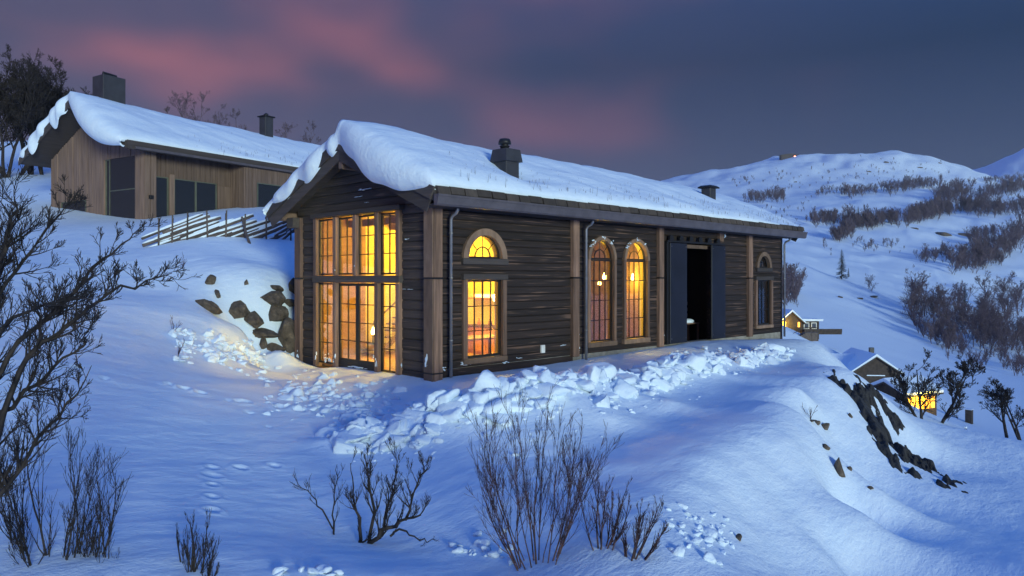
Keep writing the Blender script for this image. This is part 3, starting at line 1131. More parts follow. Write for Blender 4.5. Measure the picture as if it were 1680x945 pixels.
def rect_window(x0, x1, z0, z1, trim, nc, nr):
    w = MB().box(x0 - 0.01, x1 + 0.01, 0.03, 0.10, z0 - 0.03, z0 - 0.002).build('window', 'dark_board_x', cabin)
    for a, b_ in ((x0 - trim, x0), (x1, x1 + trim)):
        MB().cbox(a, b_, -0.075, 0.03, z0 - 0.02, z1, 0.01).build('jamb', 'post_wood', w)
    MB().cbox(x0 - trim - 0.02, x1 + trim + 0.02, -0.10, 0.03, z1 + 0.002, z1 + 0.15, 0.01).build('head_board', 'dark_board_x', w)
    MB().cbox(x0 - trim, x1 + trim, -0.095, 0.03, z0 - 0.15, z0 - 0.022, 0.01).build('sill', 'arch_wood', w)
    pane_grid(w, to_long, x0, x1, z0, z1, nc, nr, -0.045)


rect_window(1.07, 2.30, 0.42, 2.38, 0.145, 4, 3)
rect_window(16.47, 17.67, 0.58, 2.36, 0.135, 4, 3)
for a_ in ARCH:
    cx, r, z0, zs = a_['cx'], a_['r'], a_['z0'], a_['z']
    w = arch_band(cx, zs, r - 0.02, r + 0.02, 0.035, 0.10, 'arch_wood', cabin, 'arched_window')
    arch_band(cx, zs, r - 0.02, r + 0.09, -0.075, 0.034, 'arch_wood', w, 'arch_frame')
    for sg in (-1, 1):
        xa, xb = sorted((cx + sg * (r - 0.02), cx + sg * (r + 0.09)))
        MB().cbox(xa, xb, -0.074, 0.034, z0, zs - 0.002, 0.01).build('jamb', 'post_wood', w)
    MB().cbox(cx - r - 0.125, cx + r + 0.09, -0.10, 0.034, z0 - 0.15, z0 - 0.002, 0.01).build('sill', 'arch_wood', w)
    fan(w, cx, zs + 0.02, r - 0.02, 0.045)
    pane_grid(w, to_long, cx - r + 0.02, cx + r - 0.02, z0, zs - 0.004, 4, 4, -0.045)

# ---- sliding doors and alcove
for x0, x1 in ((9.98, 11.02), (12.68, 13.66)):
    d_ = MB().cbox(x0, x1, -0.21, -0.15, 0.24, 3.62, 0.008).build('sliding_door', 'door_paint', cabin)
    for z in (1.08, 1.92, 2.76):
        MB().box(x0 + 0.01, x1 - 0.01, -0.214, -0.209, z, z + 0.015).build('seam', 'black_metal', d_)
    for q in range(4):
        MB().tube([(x0 + 0.08 + (x1 - x0 - .16) * (q % 2), -0.225, 0.4 if q < 2 else 3.5), (x0 + 0.08 + (x1 - x0 - .16) * (q % 2), -0.205, 0.4 if q < 2 else 3.5)], 0.014, 6).build('bolt', 'zinc', d_)
MB().box(9.86, 9.97, -0.16, -0.01, 0.22, 3.66).build('door_edge', 'black_metal', cabin)
rail = MB().box(9.85, 13.7, -0.19, -0.12, 3.64, 3.70).build('door_rail', 'black_metal', cabin)
for k in range(6):
    x = 10.15 + k * 0.62
    MB().prism([(x - 0.13, 3.72), (x + 0.13, 3.72), (x + 0.08, 3.88), (x - 0.08, 3.88)], 'y', -0.16, -0.10).build('hanger', 'black_metal', rail)
MB().cbox(10.75, 10.90, 0.0, 0.12, 0.22, 3.6, 0.01).build('alcove_post', 'post_wood', cabin)
MB().cbox(10.92, 12.95, 0.01, 0.12, 3.48, 3.61, 0.01).build('alcove_lintel', 'arch_wood', cabin)
MB().cbox(11.42, 11.68, 0.9, 1.06, 0.03, 3.5, 0.01).build('alcove_post', 'post_wood', cabin)

# ---- roof
roof = empty('roof')
roof.parent = cabin
XA, XB, YA, YB = -0.58, 19.05, -0.75, HW + 0.75


def slab(ya, yb, top, bot, x0, x1, name, mat, parent):
    return MB().prism([(ya, roof_z(ya) - bot), (yb, roof_z(yb) - bot), (yb, roof_z(yb) - top), (ya, roof_z(ya) - top)], 'x', x0, x1).build(name, mat, parent)


slab(YA, RY, 0.06, 0.32, XA, XB, 'roof_slope', 'dark_board_x', roof)
slab(RY, YB, 0.06, 0.32, XA, XB, 'roof_slope', 'dark_board_x', roof)
# verge boards, near end and far end
for xo, sg in ((XA, -1), (XB, 1)):
    for ya, yb, yt in ((-0.80, RY, -0.46), (YB + 0.05, RY, HW + 0.46)):
        x0, x1 = sorted((xo + sg * 0.002, xo + sg * 0.055))
        MB().prism([(ya, roof_z(ya) + 0.02), (yb, roof_z(yb) + 0.02), (yb, roof_z(yb) - 0.27), ((ya + (yt - ya) * 0.45), roof_z(ya) - 0.31 + RSL * abs(yt - ya) * .45)], 'x', x0, x1).build('verge_board', 'dark_board_y', roof)
        x0, x1 = sorted((xo - sg * 0.035, xo + sg * 0.001))
        y2 = ya + (yt - ya) * 0.35
        MB().prism([(y2, roof_z(y2) - 0.21), (yb, roof_z(yb) - 0.21), (yb, roof_z(yb) - 0.56), (yt, roof_z(yt) - 0.66)], 'x', x0, x1).build('barge_board', 'dark_board_y', roof)
MB().cbox(XA + 0.04, 0.05, RY - 0.09, RY + 0.09, 5.33, 5.62, 0.01).build('ridge_beam', 'arch_wood', roof)
for y in (-0.22, HW + 0.22):
    MB().tube([(XA + 0.12, y, 4.27), (0.35, y, 4.27)], 0.13, 8).build('purlin', 'arch_wood', roof)
MB().cbox(-0.30, 0.22, HW - 0.28, HW + 0.10, 3.92, 4.22, 0.012).build('purlin_bracket', 'dark_board_y', roof)
for x in (5.24, 9.70, 13.68):
    MB().tube([(x + 0.22, -0.42, 4.18), (x + 0.22, 0.10, 4.18)], 0.10, 8).build('rafter_end', 'post_wood', roof)
# eave: fascia, gutter, retaining blocks
MB().box(XA + 0.02, XB, -0.77, -0.735, 4.10, 4.40).build('fascia', 'dark_board_x', roof)
MB().box(XA + 0.02, XB, -0.735, -0.05, 4.10, 4.13).build('soffit', 'dark_board_x', roof)
g_ = [(-0.78 - 0.0, 4.33), (-0.92, 4.33), (-0.935, 4.30), (-0.90, 4.12), (-0.86, 4.08), (-0.78, 4.08)]
gut = MB().prism(g_, 'x', XA - 0.03, XB + 0.02).build('gutter', 'gutter_metal', roof)
MB().box(XA - 0.035, XB + 0.025, -0.955, -0.905, 4.285, 4.335).build('gutter_lip', 'gutter_metal', gut)
x = XA + 0.02
while x < XB - 0.1:
    w = min(rnd.uniform(0.40, 0.50), XB - x)
    j = rnd.uniform(-.022, .022)
    ya, yb = -0.86 + j, -0.40
    MB().add([(xx, y, z) for xx in (x + .016, x + w - .016) for y, z in ((ya, 4.36 + j), (yb, roof_z(yb) - 0.10), (yb, roof_z(yb) + 0.03), (ya + .05, 4.53 + j))],
             [(0, 1, 2, 3), (7, 6, 5, 4), (0, 4, 5, 1), (1, 5, 6, 2), (2, 6, 7, 3), (3, 7, 4, 0)]).build('eave_block', 'shingle_wood', roof)
    x += w
# downpipes
for x in (0.42, 5.60, 18.62):
    d_ = MB().tube([(x, -0.42, 4.14), (x, -0.42, 4.06), (x, -0.36, 3.99), (x, -0.22, 3.93), (x, -0.17, 3.84), (x, -0.17, 0.02)], 0.042, 10).build('downpipe', 'zinc', cabin, True)
    for z in (0.9, 2.42, 3.5):
        MB().tube([(x, -0.17, z), (x, -0.17, z + 0.03)], 0.052, 10).build('pipe_clip', 'zinc', d_)
# chimneys
ch = MB().cbox(2.78, 3.28, 0.30, 0.80, 4.8, 5.84, 0.012).build('chimney', 'chimney_metal', cabin)
MB().add([(a, b_, z) for z, k in ((5.60, 0.07), (5.94, 0.02)) for a, b_ in ((2.78 - k, 0.30 - k), (3.28 + k, 0.30 - k), (3.28 + k, 0.80 + k), (2.78 - k, 0.80 + k))],
         [(3, 2, 1, 0), (4, 5, 6, 7), (0, 1, 5, 4), (1, 2, 6, 5), (2, 3, 7, 6), (3, 0, 4, 7)]).build('chimney_hood', 'chimney_metal', ch)
MB().lathe([(0.12, 5.93), (0.12, 6.01), (0.14, 6.01), (0.14, 6.03), (0.10, 6.04), (0.10, 6.08), (0.18, 6.08), (0.17, 6.15), (0.14, 6.22), (0.05, 6.24)], 2.94, 0.52).build('flue', 'black_metal', ch, True)
ch = MB().cbox(15.1, 15.55, 1.25, 1.65, 5.2, 6.02, 0.012).build('chimney', 'chimney_metal', cabin)
MB().add([(a, b_, z) for z, k in ((6.02, 0.10), (6.07, 0.10), (6.13, 0.01)) for a, b_ in ((15.1 - k, 1.25 - k), (15.55 + k, 1.25 - k), (15.55 + k, 1.65 + k), (15.1 - k, 1.65 + k))],
         [(3, 2, 1, 0), (0, 1, 5, 4), (1, 2, 6, 5), (2, 3, 7, 6), (3, 0, 4, 7), (4, 5, 9, 8), (5, 6, 10, 9), (6, 7, 11, 10), (7, 4, 8, 11), (8, 9, 10, 11)]).build('chimney_cap', 'black_metal', ch)
MB().cbox(3.80, 3.95, -0.06, 0.0, 0.36, 0.58, 0.008).build('wall_vent', 'white_plastic', cabin)


# ------------------------------------------------------------------ snow on the cabin roof


def roof_snow(name, fz, x0, x1, y0, y1, yr, thick, lip, droop, seed, nu=150, nv=90, curl=10, lip_far=0.15, mat='snow'):
    """closed snow blanket: rows along x with a curled lip over each verge"""
    vv = np.linspace(0, 1, nv)
    ys = y0 + (y1 - y0) * vv
    rows = []
    us = np.linspace(0, 1, nu)
    xs_in = x0 + (x1 - x0) * us
    YY = ys[None, :].repeat(nu, 0)
    XX = xs_in[:, None].repeat(nv, 1)
    dist_e = np.minimum(YY - y0, y1 - YY)
    T = thick(XX, YY)
    edge = np.clip(dist_e / 0.55, 0, 1)
    T = T * (0.22 + 0.78 * np.sqrt(1 - (1 - edge) ** 2))
    T = T + 0.09 * fbm(XX * 0.5 + seed, YY * 1.0 + 0.35 * XX, 4) * np.clip(edge * 2, 0.2, 1) + 0.10 * fbm(XX * 0.21 + seed, YY * 0.35, 2) * edge
    FZ = fz(YY)
    Z = FZ + np.maximum(T, 0.03)
    # soften the ridge
    Z = Z - 0.10 * np.exp(-((YY - yr) / 0.45) ** 2)
    top = np.stack([XX, YY, Z], -1)

    def lips(row, sgn, L, D):
        res = []
        h = row[:, 2] - fz(row[:, 1])
        for k in range(1, curl + 1):
            q = k / curl * R(165)
            p = row.copy()
            p[:, 0] += sgn * L * math.sin(min(q, PI / 2)) if q < PI / 2 else sgn * L * (0.25 + 0.75 * math.sin(q))
            p[:, 2] -= (h * 0.5 + D * 0.5 + 0.02) * (1 - math.cos(q))
            res.append(p)
        return res
    Ln = lip(ys); Dn = droop(ys)
    near = lips(top[0], -1, Ln, Dn)
    farr = lips(top[-1], 1, np.full(nv, lip_far), np.zeros(nv))
    allr = near[::-1] + [top[i] for i in range(nu)] + farr
    M = np.array(allr)
    # pull rows between verge and lip together smoothly, add underside strip along the eaves
    lo = M[:, :1].copy(); lo[:, :, 2] = np.minimum(lo[:, :, 2], fz(lo[:, :, 1])) - 0.04; lo[:, :, 1] += 0.10
    hi = M[:, -1:].copy(); hi[:, :, 2] = np.minimum(hi[:, :, 2], fz(hi[:, :, 1])) - 0.04; hi[:, :, 1] -= 0.10
    M = np.concatenate([lo, M, hi], 1)
    a, b_ = M.shape[:2]
    i, j = np.meshgrid(np.arange(a - 1), np.arange(b_ - 1), indexing='ij')
    i = i.ravel(); j = j.ravel()
    Fc = np.stack([i * b_ + j, (i + 1) * b_ + j, (i + 1) * b_ + j + 1, i * b_ + j + 1], -1)
    return np_mesh(name, M.reshape(-1, 3), Fc, mat)


def thick1(x, y):
    right = (y < RY)
    t_ = np.where(right, 0.56, 0.36) - 0.10 * np.clip(x / 18, 0, 1)
    t_ = t_ + 0.14 * np.exp(-((x - 0.6) / 1.8) ** 2) * np.where(right, 1, 0.1)
    t_ = t_ * (0.55 + 0.45 * np.clip((np.where(right, y, 2 * RY - y) + 0.75) / 2.4, 0, 1))
    # hollows round the chimneys
    for cx_, cy_ in ((2.95, 0.40), (15.3, 1.35)):
        t_ = t_ * (1 - 0.45 * np.exp(-(((x - cx_ - .25) / 0.55) ** 2 + ((y - cy_) / 0.55) ** 2)))
    t_ = t_ - 0.20 * np.clip((x - 9.5) / 9, 0, 1) ** 1.5
    return t_


def lip1(y):
    s = np.clip((y + 0.75) / 3.95, 0, 2)
    r_side = 0.10 + 0.44 * np.sin(np.clip(s, 0, 1) * PI) ** 0.8
    l_side = 0.16 + 0.14 * np.abs(np.sin(y * 2.2 + 1.0)) + 0.04 * np.sin(y * 6.1)
    k = np.clip((y - RY) / 0.5 + 0.5, 0, 1)
    return r_side * (1 - k) + l_side * k


def droop1(y):
    s = np.clip((y + 0.75) / 3.95, 0, 2)
    r_side = 0.55 * np.sin(np.clip(s * 0.95 + 0.02, 0, 1) * PI) ** 1.2 + 0.08 * np.sin(y * 5.0) * np.clip(s, 0, 1)
    l_side = 0.06 + 0.34 * np.abs(np.sin(y * 2.2 + 1.0)) * np.clip((HW + .75 - y) / 2, 0.2, 1)
    k = np.clip((y - RY) / 0.5 + 0.5, 0, 1)
    return np.maximum(r_side, 0) * (1 - k) + l_side * k


FZ1 = lambda y: RZ0 + RSL * (0.75 + RY - np.abs(y - RY))
o = link('roof_snow', roof_snow('roof_snow', FZ1, XA + 0.10, XB - 0.02, YA - 0.02, YB + 0.02, RY, thick1, lip1, droop1, 3.0))
tag(o, 'thick snow blanket curling over the verge of the dark log cabin roof', 'snow', kind='stuff')

# ------------------------------------------------------------------ things inside the cabin
WARM = (1.0, 0.64, 0.05)


def lamp(name, label, x, y, z, power, cord_top=None, rad=0.06, group=None):
    e_ = empty(name, (x, y, z), 0, label, 'lamp', group)
    MB().lathe([(0.012, -rad * 1.2), (rad * 0.8, -rad * 0.9), (rad, 0), (rad * .55, rad * 1.2), (0.015, rad * 2.4)], 0, 0, 12).build('bulb', 'bulb_glow', e_, True)
    if cord_top:
        MB().tube([(0, 0, rad * 2.45), (0, 0, cord_top - z)], 0.006, 5).build('cord', 'black_metal', e_)
        MB().lathe([(0.025, rad * 2.42), (0.03, rad * 3.4), (0.01, rad * 3.6)], 0, 0, 8).build('socket', 'black_metal', e_)
    else:
        MB().lathe([(0.02, -rad * 1.25), (0.02, -0.3), (0.10, -0.32), (0.11, -0.35)], 0, 0, 10).build('lamp_foot', 'black_metal', e_)
    l = bpy.data.lights.new('lamp_light', 'POINT')
    l.energy = power
    l.color = WARM
    l.shadow_soft_size = rad * 1.3
    lo_ = bpy.data.objects.new('lamp_light', l)
    col.objects.link(lo_)
    lo_.parent = e_
    return e_


lamp('table_lamp', 'glowing bulb of a low table lamp behind the glazed double door', 1.04, 3.98, 0.88, 260)
lamp('pendant_lamp', 'glowing pendant bulb behind the square kitchen window', 3.85, 1.85, 1.82, 1300, 4.7)
lamp('pendant_lamp', 'glowing pendant bulb high in the living room behind the gable glazing', 3.6, 4.3, 3.75, 1700, 5.4)
lamp('pendant_lamp', 'higher of two glowing bulbs behind the arched window by the downpipe', 7.73, 0.80, 2.46, 520, 4.8)
lamp('pendant_lamp', 'lower of two glowing bulbs behind the arched window by the downpipe', 8.30, 1.45, 2.26, 90, 5.0, 0.05)
lamp('pendant_lamp', 'glowing bulb behind the arched window next to the sliding doors', 9.35, 0.85, 2.44, 520, 4.8)
lamp('added_spill_lamp', 'added bulb, out of sight above the square window, casting warm light onto the snow', 2.2, 2.4, 2.95, 1700, 4.9)  # added lamp, kept out of sight, to spill warm light onto the snow
k_ = empty('kitchen_counter', (4.95, 2.4, 0.025), 0, 'orange wooden kitchen counter seen through the square lit window', 'counter')
MB().cbox(-0.28, 0.30, -1.6, 1.9, 0.0, 0.86, 0.01).build('cabinet', 'cabinet_wood', k_)
MB().cbox(-0.32, 0.31, -1.63, 1.93, 0.862, 0.90, 0.01).build('worktop', 'post_wood', k_)
for i in range(6):
    MB().cbox(-0.305, -0.282, -1.57 + i * 0.575, -1.03 + i * 0.575, 0.08, 0.82, 0.006).build('cabinet_door', 'cabinet_wood', k_)
s_ = empty('wall_shelf', (5.1, 2.4, 1.75), 0, 'wall shelf with a glowing light strip above the kitchen counter', 'shelf')
MB().cbox(-0.22, 0.17, -1.6, 1.9, 0.0, 0.05, 0.006).build('shelf_board', 'cabinet_wood', s_)
MB().box(0.13, 0.165, -1.55, 1.85, 0.052, 0.16).build('light_strip', 'led_glow', s_)
for i in range(7):
    b2 = MB().lathe([(0.05, 0.0), (0.07, 0.05), (0.06, 0.14), (0.03, 0.17), (0.035, 0.22)], 0, 0, 10).build('jar', 'cabinet_wood', None, True)
    b2.location = (4.85 + 0.1 * (i % 2), 1.1 + i * 0.42, 0.925)
    tag(b2, 'small clay jar standing on the kitchen counter', 'jar', 'jars on the kitchen counter')
t_ = empty('dining_table', (2.9, 1.55, 0.025), 0, 'pale wooden dining table low behind the square lit window', 'table')
MB().cbox(-0.9, 0.9, -0.45, 0.45, 0.70, 0.75, 0.01).build('tabletop', 'post_wood', t_)
for sx in (-1, 1):
    for sy in (-1, 1):
        MB().cbox(sx * 0.8 - 0.035, sx * 0.8 + 0.035, sy * 0.36 - 0.035, sy * 0.36 + 0.035, 0.0, 0.699, 0.005).build('leg', 'post_wood', t_)
st = empty('staircase', (1.9, 5.2, 0.025), 0, 'wooden staircase with pale balusters behind the gable sidelight', 'staircase')
for i in range(11):
    MB().cbox(0.26 * i, 0.26 * i + 0.28, 0.0, 0.8, 0.19 * (i + 1) - 0.04, 0.19 * (i + 1), 0.004).build('tread', 'post_wood', st)
    MB().cbox(0.26 * i + 0.10, 0.26 * i + 0.135, -0.035, -0.005, 0.19 * (i + 1), 0.19 * (i + 1) + 0.85, 0.004).build('baluster', 'white_trim', st)
MB().tube([(0.0, -0.02, 1.05), (2.9, -0.02, 3.17)], 0.03, 8).build('handrail', 'post_wood', st)
MB().prism([(0, 0.0), (0.25, 0.0), (3.0, 2.05), (3.0, 2.25), (2.8, 2.25)], 'y', -0.05, -0.036).build('stringer', 'post_wood', st)
# garden bench in the alcove
bn = empty('bench', (12.85, 0.95, 0.025), 0, 'dark bench with snow on it inside the cabin alcove', 'bench')
for i in range(3):
    MB().cbox(-0.55, 0.55, -0.25 + i * 0.17, -0.10 + i * 0.17, 0.72, 0.76, 0.005).build('seat_slat', 'post_wood', bn)
for sx in (-1, 1):
    for sy in (-0.2, 0.2):
        MB().cbox(sx * 0.48 - 0.03, sx * 0.48 + 0.03, sy - 0.03, sy + 0.03, 0.0, 0.718, 0.004).build('leg', 'post_wood', bn)
for i in range(3):
    MB().cbox(-0.55, 0.55, 0.28, 0.31, 0.95 + 0.22 * i, 1.08 + 0.22 * i, 0.004).build('back_slat', 'post_wood', bn)
for sx in (-1, 1):
    MB().cbox(sx * 0.5 - 0.03, sx * 0.5 + 0.03, 0.315, 0.36, 0.0, 1.6, 0.004).build('back_post', 'post_wood', bn)
# ------------------------------------------------------------------ neighbouring plank house
h2 = empty('plank_house', tuple(H2_LOC), H2_RZ, 'pale timber plank house with dark windows standing uphill behind the pole fence', 'house')
R2Y, R2W = 3.82, 7.65


def rz2(y):
    return 3.75 + 0.49 * (0.6 + R2Y - np.abs(y - R2Y))      # roof top; eave edge at y=-0.6


def planks(name, axis, c, s0, s1, z0, ztop, opens, parent, out=-1, seed=1):
    """vertical boarding with real board edges; openings (s0,s1,z0,z1) left free"""
    rs = random.Random(seed)
    m = MB()
    s = s0
    while s < s1 - 0.01:
        w = min(rs.choice((0.11, 0.13, 0.15)), s1 - s)
        p = rs.choice((0.0, 0.014, 0.026))
        e = s + w - 0.008
        zt = ztop((s + e) / 2) if callable(ztop) else ztop
        runs = [(z0, zt)]
        for o in opens:
            if o[0] < e and o[1] > s:
                nr_ = []
                for a, b_ in runs:
                    if o[3] <= a or o[2] >= b_:
                        nr_.append((a, b_))
                    else:
                        if o[2] - a > 0.02: nr_.append((a, o[2]))
                        if b_ - o[3] > 0.02: nr_.append((o[3], b_))
                runs = nr_
        for a, b_ in runs:
            if axis == 'x':
                m.box(c - 0.03 - p, c + 0.06, s, e, a, b_)
            else:
                m.box(s, e, c - 0.03 - p, c + 0.06, a, b_)
        s += w
    return m.build(name, 'plank_wood', parent)


planks('gable_wall', 'x', 0.0, 0.0, R2W, -0.1, lambda s: float(rz2(s)) - 0.28, [(0.62, 2.95, -0.1, 3.9 if False else 3.4), (4.6, 6.75, 0.85, 1.70)], h2, seed=2)
planks('front_wall', 'y', 0.0, 0.0, 0.52, -0.1, 3.80, [], h2, seed=3)
planks('recessed_wall', 'y', 0.55, 0.50, 4.75, -0.1, 4.0, [(0.55, 1.45, -0.1, 2.6), (1.72, 3.95, -0.1, 2.6)], h2, seed=4)
planks('recess_side', 'x', 4.75, -0.5, 0.55, -0.1, 3.7, [], h2, seed=5)
planks('projecting_wall', 'y', -0.5, 4.78, 16.0, -0.1, 3.56, [(5.45, 9.0, -0.1, 2.75), (10, 12, 0.8, 2.75)], h2, seed=6)
MB().box(0.07, 15.95, 7.5, R2W, -0.1, 3.9).build('back_wall', 'plank_wood', h2)
MB().prism([(0, -0.1), (R2W, -0.1), (R2W, 3.9), (R2Y, 5.6), (0, 3.9)], 'x', 15.85, 16.0).build('rear_gable_wall', 'plank_wood', h2)
MB().box(0.1, 15.8, 0.7, 7.45, -0.1, 3.7).build('inner_core', 'dark_interior', h2)


def dark_window(x0, x1, y0, y1, z0, z1, nmul=1, axis='y'):
    w = MB()
    f_ = 0.05
    if axis == 'y':
        for a, b_, c, d in ((x0, x0 + f_, z0, z1), (x1 - f_, x1, z0, z1), (x0 + f_, x1 - f_, z1 - f_, z1), (x0 + f_, x1 - f_, z0, z0 + f_)):
            w.box(a, b_, y0, y1, c, d)
    else:
        for a, b_, c, d in ((y0, y0 + f_, z0, z1), (y1 - f_, y1, z0, z1), (y0 + f_, y1 - f_, z1 - f_, z1), (y0 + f_, y1 - f_, z0, z0 + f_)):
            w.box(x0, x1, a, b_, c, d)
    w = w.build('window', 'green_frame', h2)
    for i in range(nmul):
        if axis == 'y':
            L = (x1 - x0 - 2 * f_) / nmul
            MB().box(x0 + f_ + i * L, x0 + f_ + (i + 1) * L, y0 + .03, y0 + .04, z0 + f_, z1 - f_).build('pane', 'dark_glass', w)
            if i:
                MB().box(x0 + f_ + i * L - .04, x0 + f_ + i * L + .04, y0 + .005, y1, z0 + f_, z1 - f_).build('mullion', 'green_frame', w)
        else:
            L = (y1 - y0 - 2 * f_) / nmul
            MB().box(x0 + .03, x0 + .04, y0 + f_ + i * L, y0 + f_ + (i + 1) * L, z0 + f_, z1 - f_).build('pane', 'dark_glass', w)
            if i:
                MB().box(x0 + .005, x1, y0 + f_ + i * L - .04, y0 + f_ + i * L + .04, z0 + f_, z1 - f_).build('mullion', 'green_frame', w)
    return w


dark_window(-0.02, 0.06, 2.62, 2.95, -0.1, 3.40, 1, 'x')
w = MB().box(-0.02, 0.06, 0.62, 0.66, -0.1, 3.5).build('window', 'green_frame', h2)
MB().prism([(0.67, -0.1), (2.61, -0.1), (2.61, 4.55), (0.67, 3.68)], 'x', 0.0, 0.01).build('pane', 'dark_glass', w)
MB().box(-0.01, 0.06, 0.66, 2.62, 1.95, 2.0).build('mullion', 'green_frame', w)
dark_window(-0.02, 0.06, 4.6, 6.75, 0.85, 1.70, 1, 'x')
dark_window(0.55, 1.45, 0.50, 0.58, -0.1, 2.60)
dark_window(1.72, 3.95, 0.50, 0.58, -0.1, 2.60, 2)
MB().cbox(1.46, 1.70, 0.42, 0.52, -0.1, 2.75, 0.01).build('window_post', 'plank_wood', h2)
dark_window(5.45, 9.0, -0.55, -0.47, -0.1, 2.75, 2)
dark_window(10, 12, -0.55, -0.47, 0.8, 2.75, 2)
MB().cbox(4.0, 4.7, 0.46, 0.54, -0.1, 2.5, 0.01).build('door', 'plank_wood', h2)
MB().cbox(0.16, 0.34, -0.16, -0.05, 1.50, 1.66, 0.01).build('wall_lantern', 'black_metal', h2)
roof2 = empty('roof'); roof2.parent = h2
X2A, X2B, Y2A, Y2B = -1.15, 16.6, -0.62, R2W + 0.62
for ya, yb in ((Y2A, R2Y), (R2Y, Y2B)):
    MB().prism([(ya, rz2(ya) - 0.24), (yb, rz2(yb) - 0.24), (yb, rz2(yb)), (ya, rz2(ya))], 'x', X2A, X2B).build('roof_slope', 'dark_board_x', roof2)
    MB().prism([(ya, rz2(ya) - 0.30), (yb, rz2(yb) - 0.30), (yb, rz2(yb) + 0.03), (ya, rz2(ya) + 0.03)], 'x', X2A - 0.05, X2A - 0.002).build('barge_board', 'dark_board_y', roof2)
MB().box(X2A, X2B, Y2A - 0.05, Y2A - 0.005, 3.42, 3.78).build('fascia', 'dark_board_x', roof2)
MB().cbox(X2A + 0.3, X2B, Y2A - 0.17, Y2A - 0.052, 3.44, 3.54, 0.01).build('gutter', 'gutter_metal', roof2)
c_ = MB().cbox(0.1, 1.15, 3.35, 4.25, 5.4, 7.35, 0.015).build('chimney', 'chimney_metal', h2)
MB().tube([(0.35, 3.8, 7.35), (0.35, 3.8, 7.52), (0.95, 3.8, 7.48), (0.95, 3.8, 7.35)], 0.07, 8).build('chimney_arch', 'black_metal', c_)
c_ = MB().cbox(8.85, 9.40, 3.0, 3.5, 5.3, 7.0, 0.012).build('chimney', 'chimney_metal', h2)
MB().cbox(8.77, 9.48, 2.92, 3.58, 7.0, 7.07, 0.01).build('chimney_cap', 'black_metal', c_)
MB().lathe([(0.10, 7.07), (0.10, 7.16), (0.14, 7.17), (0.05, 7.25)], 9.12, 3.25, 10).build('flue', 'black_metal', c_)


def thick2(x, y):
    right = y < R2Y
    t_ = np.where(right, 0.44, 0.40) + 0.16 * np.exp(-((x + 0.2) / 1.6) ** 2)
    t_ = t_ * (0.45 + 0.55 * np.clip((np.where(right, y, 2 * R2Y - y) + 0.6) / 2.0, 0, 1))
    return t_ - 0.05 * np.clip(x / 16, 0, 1)


def lip2(y):
    k = np.clip((y - R2Y) / 0.5 + 0.5, 0, 1)
    s = np.clip((y + 0.6) / 4.4, 0, 1)
    rgt = 0.12 + 0.55 * np.sin(np.clip(s * .9 + .1, 0, 1) * PI) ** 0.9
    lft = 0.16 + 0.10 * np.sin(y * 3.1) + 0.1 * np.sin(y * 7.3 + 1)
    return rgt * (1 - k) + lft * k


def droop2(y):
    k = np.clip((y - R2Y) / 0.5 + 0.5, 0, 1)
    s = np.clip((y + 0.6) / 4.4, 0, 1)
    rgt = 0.75 * np.sin(np.clip(s * .9 + .1, 0, 1) * PI) ** 1.2
    lft = 0.28 + 0.20 * np.sin(y * 2.9 + 0.6) + 0.12 * np.sin(y * 6.7)
    return rgt * (1 - k) + lft * k


o = link('roof_snow', roof_snow('roof_snow', rz2, X2A + 0.05, X2B, Y2A - 0.02, Y2B + 0.02, R2Y, thick2, lip2, droop2, 9.0, nu=110, nv=80))
o.location = tuple(H2_LOC); o.rotation_euler = (0, 0, H2_RZ)
tag(o, 'snow blanket sagging over the gable of the pale plank house', 'snow', kind='stuff')

# ------------------------------------------------------------------ pole fence
rnf = random.Random(5)
FP = [(260, 358, 402), (282, 353, 398), (307, 348, 390), (341, 345, 391), (370, 345, 394), (401, 351, 393), (437, 351, 399), (477, 368, 399)]


def fence_dep(px):
    return 26.0 + 2.5 * (px - 245) / 235


fb = at(300, 395, fence_dep(300))
fence = empty('pole_fence', (fb[0], fb[1], fb[2]), 0, 'slanted split pole fence loaded with snow in front of the plank house', 'fence')
fence_off = np.array(fb)


def F_(px, py, dd=0.0):
    return at(px, py, fence_dep(px) + dd) - fence_off


for px, t0, b0 in FP:
    for dd in (-0.09, 0.09):
        MB().tube([F_(px, b0 + 14, dd), F_(px + rnf.uniform(-2, 2), t0 + (0 if dd < 0 else 5), dd)], [0.036, 0.026], 7).build('post', 'fence_wood', fence)
rails = []
for k, px0 in enumerate(range(236, 470, 15)):
    for j in range(2 if k else 4):
        rails.append((px0 + rnf.uniform(-4, 4), 384 + 11 * j + (8 if k == 0 else rnf.uniform(-2, 5))))
for px0, py0 in rails:
    L = rnf.uniform(62, 88)
    px1 = px0 + L; py1 = py0 - L * rnf.uniform(0.30, 0.38)
    px1 = min(px1, 486)
    pa, pb = F_(px0, py0), F_(px1, py1)
    r0 = rnf.uniform(0.045, 0.065)
    rl = MB().tube([pa, (pa + pb) / 2 + np.array([0, 0, rnf.uniform(-.03, .03)]), pb], [r0, r0, r0 * 0.8], 7).build('rail', 'fence_wood', fence)
    up = np.array([0, 0, r0 * 1.5])
    m = MB()
    m.tube([pa + up * .9, pa * .85 + pb * .15 + up, (pa + pb) / 2 + up, pa * .15 + pb * .85 + up, pb + up * .9], [r0 * .4, r0 * .85, r0 * .9, r0 * .8, r0 * .3], 7).build('snow_cap', 'snow', rl, True)
MB().tube([F_(397, 356, -0.15), F_(404, 385, -0.5), F_(423, 434, -1.3)], [0.04, 0.05, 0.055], 7).build('brace_pole', 'fence_wood', fence)

# ------------------------------------------------------------------ boulders, snow lumps
import bmesh


